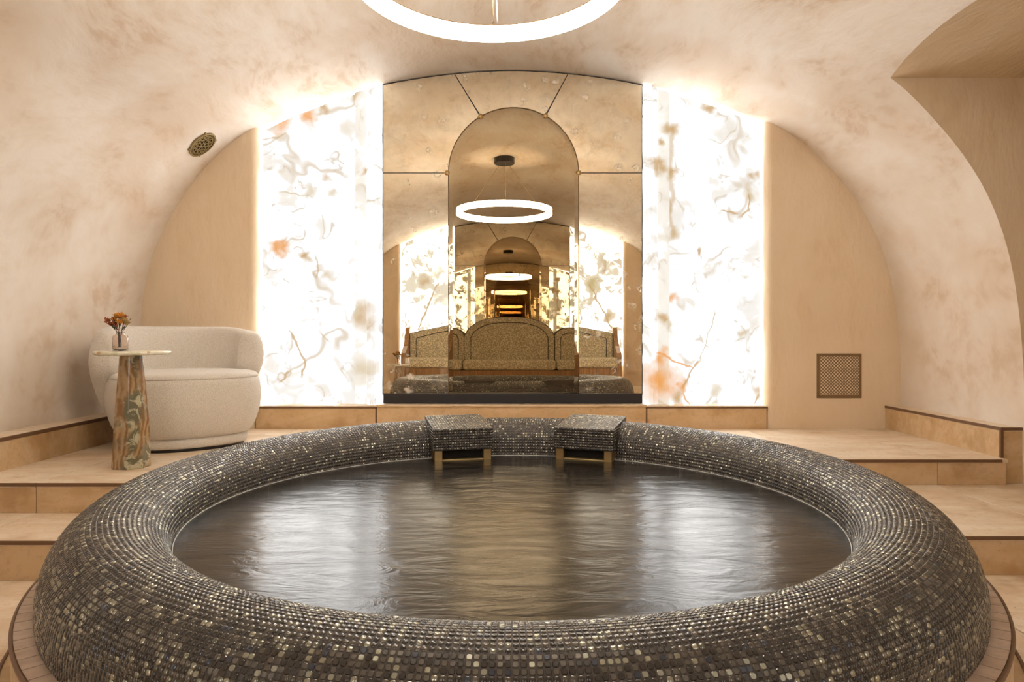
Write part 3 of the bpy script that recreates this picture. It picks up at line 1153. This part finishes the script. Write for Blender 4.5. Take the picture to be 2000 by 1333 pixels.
def spout(xpx, label):
    p = PX(xpx, 870, 3.03)
    rel = Vector((p.x, p.y, 0)) - TC
    a = math.atan2(rel.x, rel.y)          # angle off +y
    sp_ = empty('waterfall_spout', (rel.x, rel.y, 0), -a, tub)
    sp_['label'] = label
    hw, dep = 0.134, 0.30
    zt0, zt1, zb_ = 0.496, 0.523, 0.402
    P = {'a': (-hw, 0, zb_), 'b': (hw, 0, zb_), 'c': (hw, 0, zt0), 'd': (-hw, 0, zt0),
         'e': (-hw, dep, zb_), 'f': (hw, dep, zb_), 'g': (hw, dep, zt1), 'h': (-hw, dep, zt1)}
    ks = list(P)
    V = [P[k] for k in ks]
    ix = lambda q: [ks.index(c) for c in q]
    obj('spout_body', V, [ix('abcd'), ix('dcgh'), ix('bfgc'), ix('aehd'), ix('abfe'), ix('efgh')], M_GROUT, sp_)
    v = lambda k: np.array(P[k])
    fs = [quad_tiles(v('a'), v('b') - v('a'), v('d') - v('a'), (0, -1, 0))]
    nt = np.cross(v('c') - v('d'), v('h') - v('d'))
    fs.append(quad_tiles(v('d'), v('c') - v('d'), v('h') - v('d'), nt / np.linalg.norm(nt)))
    fs.append(quad_tiles(v('b'), v('f') - v('b'), (v('c') - v('b')) * 0.98, (1, 0, 0)))
    fs.append(quad_tiles(v('e'), v('a') - v('e'), (v('d') - v('a')) * 0.98, (-1, 0, 0)))
    TVs = np.concatenate(fs)
    tiles_object('spout_tiles', TVs, pick_kinds(len(TVs), 0.16), sp_)
    for sx in (-1, 1):
        x0 = sx * (hw - 0.006)
        x1 = sx * (hw - 0.042)
        box('side_bracket', min(x0, x1), max(x0, x1), 0.004, 0.12, ZW - 0.012, zb_, M_BRASS, sp_, 0.002)
    box('spout_lip', -hw + 0.04, hw - 0.04, 0.006, 0.12, ZW - 0.008, ZW + 0.006, M_OLDBRASS, sp_, 0.002)
    box('slot_shade', -hw + 0.043, hw - 0.043, 0.055, 0.075, ZW, zb_, M_DARK, sp_)  # dark sheet across the opening, its shade put into the colour


spout(905, 'mosaic waterfall spout nearer the armchair')
spout(1139, 'mosaic waterfall spout nearer the vent')

# water
t = NT('dark_water')
co = t.coord(scale=(1.0, 2.6, 1.0))
wob = t.noise(co, 5.5, 5, 0.6, 0.8)
wob2 = t.noise(t.coord(scale=(1, 1.6, 1)), 1.8, 3, 0.5, 0.5)
foam = t.noise(t.coord(scale=(1.0, 2.2, 1)), 3.2, 6, 0.65, 1.2)
t.set(color=t.mix(t.ss(foam, 0.45, 0.8), (0.012, 0.010, 0.008), (0.05, 0.045, 0.04)),
      rough=t.math('ADD', 0.15, t.math('MULTIPLY', wob2, 0.12)), ior=1.37, spec=0.5,
      normal=t.bump(t.math('ADD', wob, t.math('MULTIPLY', wob2, 1.2)), 0.19, 0.02))
M_WATER = t.m
V, Fc = lathe_mesh([(0.9745, ZW), (0.62, ZW), (0.3, ZW), (0.0001, ZW)], 128)
wt = obj('water', [(x, y, z - ZW) for x, y, z in V], Fc, M_WATER, None, False, (TC.x, TC.y, ZW))
tag(wt, 'dark steaming water filling the mosaic tub, streaked with pale reflections', 'water', kind='stuff')

# round plinth under the tub
pl = empty('tub_plinth', (TC.x, TC.y, 0))
tag(pl, 'round stone plinth of radial staves with brown edge under the tub', 'plinth')
V, Fc = lathe_mesh([(0.99, 0.0), (1.286, 0.0), (1.286, Z_PLAT - 0.0135), (0.99, Z_PLAT - 0.0135)], 160, close=True)
obj('core', V, Fc, M_GROUTF, pl)
NS = 150
g = 0.0020
b = bmesh.new()
a0 = math.pi / NS
ri, ro_ = 1.22, 1.292
pts = []
for z in (-0.006, 0.006):
    for (r, sgn) in ((ri, -1), (ro_, -1), (ro_, 1), (ri, 1)):
        hwid = r * math.tan(a0) - g
        pts.append(b.verts.new((r, sgn * hwid, z)))
for q in ((0, 3, 2, 1), (4, 5, 6, 7), (0, 1, 5, 4), (1, 2, 6, 5), (2, 3, 7, 6), (3, 0, 4, 7)):
    b.faces.new([pts[i] for i in q])
first = bm_obj('stave', b, M_STAVE, pl)
first.location = (0, 0, Z_PLAT - 0.006)
for i in range(1, NS):
    o = first.copy()
    COL.objects.link(o)
    o.parent = pl
    o.rotation_euler = (0, 0, 2 * math.pi * i / NS)
V, Fc = lathe_mesh([(1.292, Z_PLAT - 0.010), (1.299, Z_PLAT - 0.010), (1.300, Z_PLAT - 0.004), (1.298, Z_PLAT + 0.001), (1.292, Z_PLAT + 0.001)], 200, close=True)
obj('edge_trim', V, Fc, M_TRIM, pl, True)
V, Fc = lathe_mesh([(1.28, Z_STEP), (1.296, Z_STEP), (1.296, Z_PLAT - 0.011), (1.28, Z_PLAT - 0.011)], 200, close=True)
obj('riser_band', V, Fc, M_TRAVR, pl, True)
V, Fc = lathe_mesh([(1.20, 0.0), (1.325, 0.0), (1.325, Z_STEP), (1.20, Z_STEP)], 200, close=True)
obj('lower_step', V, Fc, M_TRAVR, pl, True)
V, Fc = lathe_mesh([(1.325, Z_STEP - 0.010), (1.333, Z_STEP - 0.010), (1.333, Z_STEP + 0.001), (1.325, Z_STEP + 0.001)], 200, close=True)
obj('lower_edge_trim', V, Fc, M_TRIM, pl, True)

# ------------------------------------------------------------------ pendant ring
t = NT('alabaster_glow')
co = t.coord()
wr = t.vmath('ADD', co, t.vmath('MULTIPLY', t.noisec(co, 7.0, 3), (0.12, 0.12, 0.12)))
v1 = t.math('ABSOLUTE', t.math('SUBTRACT', t.noise(wr, 6.0, 4), 0.5))
vn = t.math('MULTIPLY', t.ss(v1, 0.03, 0.004), t.ss(t.noise(co, 5.0, 2), 0.52, 0.62))
c = t.mix(t.ss(t.noise(wr, 4.0, 3), 0.50, 0.80), (1.0, 0.97, 0.91), (0.96, 0.86, 0.70))
c = t.mix(t.math('MULTIPLY', vn, 0.8), c, (0.62, 0.42, 0.22))
bw = t.new('ShaderNodeRGBToBW')
t.link(c, bw.inputs[0])
clear = t.ss(bw.outputs[0], 0.80, 0.96)
t.set(color=(0.3, 0.27, 0.24), rough=0.4, emis=t.mix(clear, c, (1.0, 0.91, 0.78)),
      estr=t.math('ADD', PANEL_L, t.math('MULTIPLY', clear, RING_L)))
M_ALAB = t.m
RX, RY, RZ0, RZ1, RR = -0.078, 2.39, 2.146, 2.206, 0.486
ring = empty('pendant_lamp', (RX, RY, RZ0))
tag(ring, 'glowing alabaster ring pendant hung on thin wires from a black canopy', 'pendant lamp')
V, Fc = lathe_mesh([(RR - 0.034, 0.0), (RR, 0.0), (RR, RZ1 - RZ0 - 0.004), (RR - 0.034, RZ1 - RZ0 - 0.004)], 144, close=True)
obj('alabaster_ring', V, Fc, M_ALAB, ring, False)
V, Fc = lathe_mesh([(RR - 0.035, RZ1 - RZ0 - 0.004), (RR + 0.001, RZ1 - RZ0 - 0.004), (RR + 0.001, RZ1 - RZ0), (RR - 0.035, RZ1 - RZ0)], 144, close=True)
obj('metal_ring', V, Fc, M_BRONZE, ring)
zc_ = zv(RX) - RZ0
V, Fc = lathe_mesh([(0.0001, zc_ - 0.062), (0.098, zc_ - 0.062), (0.104, zc_ - 0.056), (0.104, zc_ + 0.01)], 48)
obj('canopy', V, Fc, M_BLACK, ring, False)
for a in (90, 210, 330):
    an = math.radians(a)
    e = Vector(((RR - 0.017) * math.cos(an), (RR - 0.017) * math.sin(an), RZ1 - RZ0))
    tube('wire', [e, (0.05 * math.cos(an), 0.05 * math.sin(an), zc_ - 0.06)], 0.0014, M_BRASS, ring, 6)
    tube('wire_ferrule', [e, e + Vector((0, 0, 0.02))], 0.004, M_BRASS, ring, 8)
tube('power_cord', [((RR - 0.017) * 0.035, (RR - 0.017), RZ1 - RZ0), (0.01, 0.03, zc_ - 0.06)], 0.002, M_PALE, ring, 6)

# ------------------------------------------------------------------ armchair
def superellipse(a, b_, n, k):
    out = []
    for i in range(k):
        th = 2 * math.pi * i / k
        c, s_ = math.cos(th), math.sin(th)
        out.append((a * abs(c) ** (2 / n) * (1 if c >= 0 else -1), b_ * abs(s_) ** (2 / n) * (1 if s_ >= 0 else -1)))
    return out


def loft(name, rings, mat, parent, cap0=True, cap1=True, smooth=True):
    n = len(rings[0])
    V = [p for r in rings for p in r]
    Fq = []
    for i in range(len(rings) - 1):
        for k in range(n):
            Fq.append([i * n + k, i * n + (k + 1) % n, (i + 1) * n + (k + 1) % n, (i + 1) * n + k])
    if cap0:
        Fq.append(list(range(n))[::-1])
    if cap1:
        Fq.append([(len(rings) - 1) * n + k for k in range(n)])
    return obj(name, V, Fq, mat, parent, smooth)


def smooth01(x, a, b_):
    t_ = min(1, max(0, (x - a) / (b_ - a)))
    return t_ * t_ * (3 - 2 * t_)


chair = empty('armchair', (-1.905, 3.97, Z_PLAT), math.radians(40))
tag(chair, 'cream boucle armchair with wraparound back standing on the platform', 'armchair')
SE = superellipse(0.40, 0.375, 2.5, 72)
CYS = -0.02


def ringz(sc, z):
    return [(x * sc, y * sc + CYS, z) for x, y in SE]


zs_ = catmull([(0.80, 0.072), (0.86, 0.085), (0.93, 0.14), (0.985, 0.22), (1.0, 0.29), (0.985, 0.36), (0.955, 0.390)], 5)
loft('seat', [ringz(s_, z) for s_, z in zs_], M_BOUCLE, chair)
zs_ = catmull([(0.940, 0.388), (0.957, 0.393), (0.955, 0.402), (0.92, 0.416), (0.84, 0.424), (0.6, 0.430), (0.3, 0.433), (0.02, 0.434)], 4)
loft('seat_cushion', [ringz(s_, z) for s_, z in zs_], M_BOUCLE, chair)
loft('plinth', [ringz(0.80, 0.018), ringz(0.812, 0.03), ringz(0.812, 0.078)], M_BOUCLE, chair)
loft('foot', [ringz(0.77, 0.0), ringz(0.77, 0.019)], M_BLACK, chair)
# wraparound back
A = math.radians(95)
rings = []
NPHI, NSEC = 64, 28
for i in range(NPHI + 1):
    ph = -A + 2 * A * i / NPHI
    ap = abs(ph) / A
    endf = math.sqrt(max(0.0, 1 - max(0.0, (ap - 0.90) / 0.10) ** 2)) if ap > 0.90 else 1.0
    endf = max(endf, 0.02)
    cxp, cyp = math.sin(ph), math.cos(ph)
    n_ = 2.4
    rr = (abs(cxp / 0.388) ** n_ + abs(cyp / 0.362) ** n_) ** (-1 / n_)
    zb_ = 0.10 + 0.30 * smooth01(ap, 0.62, 0.97)
    zt_ = 0.685 - 0.03 * smooth01(ap, 0.5, 1.0)
    zm, hh = (zb_ + zt_) / 2, (zt_ - zb_) / 2
    hh *= (0.45 + 0.55 * endf) if endf < 1 else 1
    rg = []
    for k in range(NSEC):
        a = 2 * math.pi * k / NSEC
        c_, s_ = math.cos(a), math.sin(a)
        n2 = 3.0
        u = abs(c_) ** (2 / n2) * (1 if c_ >= 0 else -1)
        v = abs(s_) ** (2 / n2) * (1 if s_ >= 0 else -1)
        z = zm + v * hh
        gsc = 0.80 + 0.20 * smooth01(z, 0.02, 0.50)
        th = 0.085 * endf * (1.0 if endf < 1 else 1.0)
        off = u * th * (1.0 - 0.18 * max(0, v))
        rad = rr * gsc + off
        rg.append((rad * cxp, rad * cyp + 0.0, z))
    rings.append(rg)
loft('backrest', rings, M_BOUCLE, chair)


# ------------------------------------------------------------------ side tables, vases, dried flowers
def side_table(loc, h, rz, lab, seed):
    r = random.Random(seed)
    root = empty('side_table', loc, rz)
    tag(root, lab, 'side table', 'onyx side tables')
    n = 7
    ra = [(0.088 + 0.004 * r.uniform(-1, 1)) for _ in range(n)]
    an = [2 * math.pi * (k + 0.2 * r.uniform(-1, 1)) / n for k in range(n)]
    b = bmesh.new()
    lv = []
    for z, s_ in ((0.0, 0.97), (0.006, 1.0), (h * 0.4, 0.87), (h - 0.018, 0.60)):
        lv.append([b.verts.new((ra[k] * s_ * math.cos(an[k]), ra[k] * s_ * math.sin(an[k]) * 0.9, z)) for k in range(n)])
    for i in range(3):
        for k in range(n):
            b.faces.new([lv[i][k], lv[i][(k + 1) % n], lv[i + 1][(k + 1) % n], lv[i + 1][k]])
    b.faces.new(lv[0][::-1])
    b.faces.new(lv[-1])
    ve = [e for e in b.edges if abs(e.verts[0].co.z - e.verts[1].co.z) > 0.05]
    bmesh.ops.bevel(b, geom=ve, offset=0.012, segments=3, profile=0.5, affect='EDGES')
    bm_obj('pedestal', b, M_LEG, root)
    m = 60
    rad = [0.166 * (1 + 0.03 * math.sin(3 * 2 * math.pi * k / m + 1) + 0.02 * math.sin(5 * 2 * math.pi * k / m)) for k in range(m)]
    rg = []
    for z, s_ in ((h - 0.018, 0.94), (h - 0.015, 0.985), (h - 0.009, 1.0), (h - 0.002, 0.99), (h, 0.97)):
        rg.append([(rad[k] * s_ * math.cos(2 * math.pi * k / m), rad[k] * s_ * math.sin(2 * math.pi * k / m), z) for k in range(m)])
    o = loft('table_top', rg, M_TOP, root)
    return root


t = NT('pink_ribbed_glass')
t.set(color=(0.99, 0.88, 0.82), rough=0.04, trans=0.92, ior=1.2)
M_GLASS = t.m
M_STEM = m_plain('dry_stem', (0.10, 0.085, 0.04), 0.8)
M_FL = [m_plain('petal_orange', (0.80, 0.36, 0.06), 0.8), m_plain('petal_rust', (0.46, 0.14, 0.055), 0.8), m_plain('petal_ochre', (0.58, 0.38, 0.14), 0.8),
        m_plain('leaf_dark', (0.09, 0.075, 0.035), 0.8)]


def vase(loc, lab):
    root = empty('vase', loc)
    tag(root, lab, 'vase', 'pink glass vases')
    V, Fq = [], []
    n = 64
    outer = [(0.030, 0.0), (0.035, 0.004), (0.0355, 0.05), (0.034, 0.066), (0.027, 0.076), (0.019, 0.080), (0.018, 0.086), (0.020, 0.088)]
    inner = [(0.0165, 0.087), (0.0155, 0.080), (0.023, 0.074), (0.0305, 0.064), (0.032, 0.05), (0.0315, 0.008), (0.0005, 0.006)]
    P = [(0.0005, 0.0)] + outer + inner
    for j in range(n):
        a = 2 * math.pi * j / n
        rib = 1 + 0.022 * math.cos(16 * a)
        for i, (r, z) in enumerate(P):
            q = r * (rib if 1 < i <= 5 else 1)
            V.append((q * math.cos(a), q * math.sin(a), z))
    m = len(P)
    for j in range(n):
        for i in range(m - 1):
            Fq.append([j * m + i, ((j + 1) % n) * m + i, ((j + 1) % n) * m + i + 1, j * m + i + 1])
    obj('glass_body', V, Fq, M_GLASS, root, True)
    return root


def petal_head(r, n, layers, rnd):
    b = bmesh.new()
    for L_ in range(layers):
        el = 0.25 + 0.9 * L_ / max(1, layers - 1)
        for k in range(n):
            a = 2 * math.pi * (k + 0.5 * (L_ % 2)) / n + rnd.uniform(-.15, .15)
            d = Vector((math.cos(a) * math.cos(el), math.sin(a) * math.cos(el), math.sin(el)))
            s_ = Vector((-math.sin(a), math.cos(a), 0))
            R_ = r * rnd.uniform(0.8, 1.1)
            up = d.cross(s_) * -1
            p0 = d * R_ * 0.15
            q = [p0 - s_ * R_ * 0.1, p0 + s_ * R_ * 0.1, d * R_ * 0.6 + s_ * R_ * 0.26 + up * R_ * 0.12, d * R_ + up * R_ * 0.02, d * R_ * 0.6 - s_ * R_ * 0.26 + up * R_ * 0.12]
            vv = [b.verts.new(x) for x in q]
            f1 = b.faces.new(vv)
            q2 = [x - up * R_ * 0.05 for x in q]
            vv2 = [b.verts.new(x) for x in q2]
            b.faces.new(vv2[::-1])
            for i in range(5):
                j = (i + 1) % 5
                b.faces.new([vv[j], vv[i], vv2[i], vv2[j]])
    return b


def bouquet(loc, lab, seed):
    r = random.Random(seed)
    root = empty('dried_bouquet', loc)
    tag(root, lab, 'dried flowers', 'dried flower bouquets')
    heads = [((0.0, -0.012, 0.158), 0.030, 0, 9, 4), ((0.024, -0.015, 0.138), 0.022, 2, 8, 3), ((-0.028, -0.012, 0.145), 0.022, 0, 8, 3), ((0.036, 0.0, 0.128), 0.018, 2, 7, 3),
             ((-0.052, -0.008, 0.140), 0.020, 1, 7, 3), ((-0.042, -0.012, 0.124), 0.018, 1, 7, 3), ((0.020, 0.006, 0.158), 0.017, 1, 6, 3), ((-0.018, 0.01, 0.168), 0.016, 1, 6, 2),
             ((0.008, 0.016, 0.145), 0.022, 2, 7, 3), ((-0.066, 0.0, 0.150), 0.014, 1, 6, 2), ((0.010, -0.028, 0.132), 0.020, 0, 7, 3), ((-0.014, -0.024, 0.130), 0.018, 1, 7, 3)]
    for (p, rad, m, n, L_) in heads:
        o = bm_obj('flower_head', petal_head(rad, n, L_, r), M_FL[m], root)
        o.location = p
        o.rotation_euler = (r.uniform(-.4, .4) - p[1] * 10, p[0] * 12, r.uniform(0, 3))
        tube('stem', [(r.uniform(-.006, .006), r.uniform(-.006, .006), 0.016), (p[0] * 0.2, p[1] * 0.2, 0.088), (p[0] * 0.7, p[1] * 0.7, 0.088 + (p[2] - 0.088) * 0.6), p], 0.0013, M_STEM, root, 5)
    for k in range(16):
        a = r.uniform(0, 6.28)
        if k < 4:
            a = math.pi + r.uniform(-.5, .3)
        l0 = r.uniform(0.035, 0.085)
        e = Vector((math.cos(a) * l0, math.sin(a) * l0 * 0.7, r.uniform(0.10, 0.165)))
        s0 = Vector((e.x * 0.35, e.y * 0.35, 0.098 + r.uniform(0, .02)))
        dr = (e - s0)
        sd = dr.cross(Vector((0, 0, 1))).normalized() * 0.0055
        mid = s0 + dr * 0.6
        upv = Vector((0, 0, 0.0012))
        top = [s0, mid - sd, e, mid + sd]
        V = [q + upv for q in top] + [q - upv for q in top]
        obj('leaf', V, [[0, 1, 2, 3], [7, 6, 5, 4], [0, 4, 5, 1], [1, 5, 6, 2], [2, 6, 7, 3], [3, 7, 4, 0]], M_FL[3 if k % 4 else 1], root)
    return root


TH = 0.556
tp = Vector((-1.819, 3.263, Z_PLAT))
side_table(tp, TH, 0.4, 'brown and green onyx side table with faceted pedestal beside the armchair', 3)
vp = tp + Vector((-0.036, -0.03, TH))
vase(vp, 'small ribbed pink glass vase on the side table by the armchair')
bouquet(vp, 'small bouquet of dried orange flowers in the vase by the armchair', 5)
tp2 = Vector((-1.58, -0.2, 0.0))
side_table(tp2, 0.503, 1.1, 'onyx side table at the banquette end, seen only in the mirror', 9)
vp2 = tp2 + Vector((-0.01, 0.0, 0.503))
vase(vp2, 'small glass vase on the table at the banquette end, seen in mirror')
bouquet(vp2, 'dried flowers on the table at the banquette end, seen in mirror', 15)

# ------------------------------------------------------------------ vents
# square lattice vent on the far wall
k = D / F
x0, x1 = (1595 - 1000) * k, (1682 - 1000) * k
z0, z1 = ZC + (HY - 778) * k, ZC + (HY - 691) * k
vent = empty('wall_vent', ((x0 + x1) / 2, D, z0))
tag(vent, 'square bronze lattice vent grille low on the tan wall', 'vent')
hw, hh = (x1 - x0) / 2, (z1 - z0)
fr = 0.018
for (a, b_, c, d) in ((-hw, hw, 0, fr), (-hw, hw, hh - fr, hh), (-hw, -hw + fr, fr, hh - fr), (hw - fr, hw, fr, hh - fr)):
    box('frame', a, b_, -0.006, 0.004, c, d, M_BRONZE, vent, 0.001)
box('backing', -hw + 0.01, hw - 0.01, -0.0030, 0.003, 0.01, hh - 0.01, M_VENTBACK, vent)
b = bmesh.new()
S = hw - fr
st_ = 2 * S / 12
lw = 0.0050
for sgn in (-1, 1):
    for i in range(-12, 13):
        o_ = i * st_
        # clip the diagonal z = sgn*x + o_ to the square
        lo, hi = (max(-S, -S - o_), min(S, S - o_)) if sgn > 0 else (max(-S, o_ - S), min(S, S + o_))
        if hi - lo < 0.01:
            continue
        p, q = Vector((lo, 0, sgn * lo + o_)), Vector((hi, 0, sgn * hi + o_))
        nrm = Vector((-sgn, 0, 1)).normalized() * lw * 0.5 * 1.0
        yy = -0.0045 + 0.0006 * sgn
        vv = []
        for yv in (yy, yy + 0.0012):
            for c_ in (p - nrm, q - nrm, q + nrm, p + nrm):
                vv.append(b.verts.new((c_.x, yv, c_.z + hh / 2)))
        for f in ((0, 1, 2, 3), (7, 6, 5, 4), (0, 4, 5, 1), (1, 5, 6, 2), (2, 6, 7, 3), (3, 7, 4, 0)):
            b.faces.new([vv[i_] for i_ in f])
o = bm_obj('lattice', b, M_BRONZE, vent)
o['kind'] = 'stuff'

# round pierced vent on the vault
yv_ = 4.36
P = PX(401, 279, yv_)
i_ = int(np.argmin((VP[:, 0] - P.x) ** 2 + (VP[:, 1] - P.z) ** 2))
tx, tz = VP[i_ + 2] - VP[i_ - 2]
L_ = math.hypot(tx, tz)
tx, tz = tx / L_, tz / L_
nrm = Vector((tz, 0, -tx))
if nrm.x < 0:
    nrm = -nrm
pos = Vector((VP[i_, 0], yv_, VP[i_, 1])) + nrm * 0.002
e1 = Vector((tx, 0, tz))
e2 = nrm.cross(e1)
MW = Matrix((e1, e2, nrm)).transposed().to_4x4()
MW.translation = pos
rv = empty('ceiling_vent')
rv.matrix_world = MW
tag(rv, 'round pierced brass vent cover high on the vault above the armchair', 'vent')
RV = 0.098


def flat_ring(name, r0, r1, h0, h1, mat, n=64):
    V, Fq = lathe_mesh([(r0, h0), (r1, h0), (r1, h1), (r0, h1)], n, close=True)
    return obj(name, V, Fq, mat, rv)


V, Fq = lathe_mesh([(0.0005, 0.001), (RV * 0.97, 0.001)], 48)
obj('backing', V, Fq, M_DARK, rv)
flat_ring('rim', RV * 0.90, RV, 0.0, 0.010, M_OLDBRASS)
flat_ring('inner_ring', RV * 0.70, RV * 0.76, 0.003, 0.008, M_OLDBRASS)
flat_ring('centre_ring', RV * 0.10, RV * 0.20, 0.003, 0.009, M_OLDBRASS, 32)
flat_ring('middle_ring', RV * 0.42, RV * 0.47, 0.003, 0.008, M_OLDBRASS, 48)
b = bmesh.new()


def bar(b, a0_, r0, a1_, r1, wd, h0=0.003, h1=0.008):
    p = Vector((math.cos(a0_) * r0, math.sin(a0_) * r0, 0))
    q = Vector((math.cos(a1_) * r1, math.sin(a1_) * r1, 0))
    s_ = Vector((-(q - p).y, (q - p).x, 0)).normalized() * wd / 2
    vv = [b.verts.new((c.x, c.y, h)) for h in (h0, h1) for c in (p - s_, q - s_, q + s_, p + s_)]
    for f in ((0, 3, 2, 1), (4, 5, 6, 7), (0, 1, 5, 4), (1, 2, 6, 5), (2, 3, 7, 6), (3, 0, 4, 7)):
        b.faces.new([vv[i] for i in f])


for i in range(36):
    a = 2 * math.pi * i / 36
    bar(b, a, RV * 0.75, a, RV * 0.91, 0.0055)
for i in range(12):
    a = 2 * math.pi * i / 12
    d_ = 2 * math.pi / 24
    bar(b, a, RV * 0.46, a + d_, RV * 0.71, 0.007)
    bar(b, a, RV * 0.46, a - d_, RV * 0.71, 0.007)
for i in range(8):
    a = 2 * math.pi * i / 8
    bar(b, a, RV * 0.19, a, RV * 0.43, 0.008)
o = bm_obj('pierced_pattern', b, M_OLDBRASS, rv)
o['kind'] = 'stuff'
for i in range(4):
    a = math.pi / 4 + i * math.pi / 2
    V, Fq = lathe_mesh([(0.0004, 0.008), (0.007, 0.008), (0.008, 0.004), (0.008, 0.0)], 16)
    o = obj('lug', V, Fq, M_OLDBRASS, rv, True)
    o.location = (math.cos(a) * RV * 1.04, math.sin(a) * RV * 1.04, 0)

# ------------------------------------------------------------------ banquette behind the camera (seen in the mirrors)
ZB = 0.13
bp = box('floor_back', XW0, XW1, DB - 0.0, -0.56, 0.0, ZB, M_TRAV, None, 0.002, centre=False)
tag(bp, 'travertine plinth under the banquette, seen only in the mirrors', 'platform', kind='structure')
bq = empty('banquette', (0, -0.62, ZB))
tag(bq, 'spotted fabric banquette with arched back and oak base, seen in the mirrors', 'banquette')
ky = 10.25 / F
BX = lambda px_: (px_ - 1000) * ky
bx0, bx1 = -1.60, 1.58
# base of oak slats
b = box_bm(bx0, bx1, -0.50, -0.03, 0.0, 0.30)
bm_obj('base', b, M_WOOD, bq)
nsl = 64
b = bmesh.new()
for i in range(nsl):
    a = bx0 + (bx1 - bx0) * i / nsl
    box_bm(a + 0.004, a + (bx1 - bx0) / nsl - 0.004, -0.032, -0.016, 0.0, 0.30, bm=b)
o = bm_obj('slats', b, M_WOOD, bq)
o['kind'] = 'stuff'
xa, xb = BX(906), BX(1084)
for (a, b_) in ((bx0, xa), (xa, xb), (xb, bx1)):
    bb = box_bm(a + 0.003, b_ - 0.003, -0.50, 0.0, 0.30, 0.45, 0.045, 4)
    bm_obj('seat_cushion', bb, M_LEO, bq, True)


def back_panel(pts, piping):
    o = prism_xz('back_panel', pts, -0.52, -0.40, M_LEO, bq)
    bv = o.modifiers.new('bevel', 'BEVEL')
    bv.width = 0.02
    bv.segments = 3
    bv.limit_method = 'ANGLE'
    bv.angle_limit = math.radians(50)
    tube('piping', [(x, -0.398, z) for x, z in piping], 0.006, M_PIPING, o, 6)
    tube('seam_piping', [(x, -0.399, z) for x, z in pts[1:]], 0.004, M_PIPING, o, 6)


def arch(x0, x1, z0, zs, zt, n=24, p=2.6):
    cx, hw_ = (x0 + x1) / 2, (x1 - x0) / 2
    return [(x0, z0), (x1, z0)] + [(cx + hw_ * (1 - 2 * i / n), zs + (zt - zs) * (1 - abs(1 - 2 * i / n) ** p) ** (1 / 1.6)) for i in range(n + 1)]


zt_c = 1.222 - ZB
ctr = arch(xa, xb, 0.43, 0.80, zt_c)
pin = arch(xa + 0.10, xb - 0.10, 0.44, 0.78, zt_c - 0.085)
back_panel(ctr, [pin[1]] + pin[2:] + [pin[0]])
for s_, a, b_ in ((1, xb, bx1 - 0.05), (-1, xa, bx0 + 0.05)):
    zz = [(a, 0.43), (b_, 0.43), (b_, 0.80), (b_ - s_ * 0.02, 0.815), (a + s_ * 0.42, 0.895), (a + s_ * 0.25, 0.93), (a + s_ * 0.14, 0.925), (a + s_ * 0.05, 0.88), (a, 0.82)]
    pi_ = [(b_ - s_ * 0.10, 0.44), (b_ - s_ * 0.10, 0.73), (b_ - s_ * 0.13, 0.745), (a + s_ * 0.40, 0.82), (a + s_ * 0.22, 0.85), (a + s_ * 0.12, 0.82), (a + s_ * 0.09, 0.76), (a + s_ * 0.09, 0.44)]
    back_panel(zz if s_ > 0 else zz, pi_)
    xe = bx1 if s_ > 0 else bx0
    # oak arm, curved side view
    sv = [(-0.54, 0.0), (0.0, 0.0), (0.0, 0.46), (-0.03, 0.52), (-0.12, 0.56), (-0.24, 0.62), (-0.34, 0.72), (-0.42, 0.84), (-0.47, 0.90), (-0.54, 0.90)]
    b = bmesh.new()
    v0 = [b.verts.new((xe - s_ * 0.045, y, z)) for y, z in sv]
    v1 = [b.verts.new((xe + s_ * 0.0 + s_ * 0.02, y, z)) for y, z in sv]
    b.faces.new(v0)
    b.faces.new(v1[::-1])
    for i in range(len(sv)):
        j = (i + 1) % len(sv)
        b.faces.new([v0[i], v1[i], v1[j], v0[j]])
    bm_obj('arm', b, M_WOOD, bq)
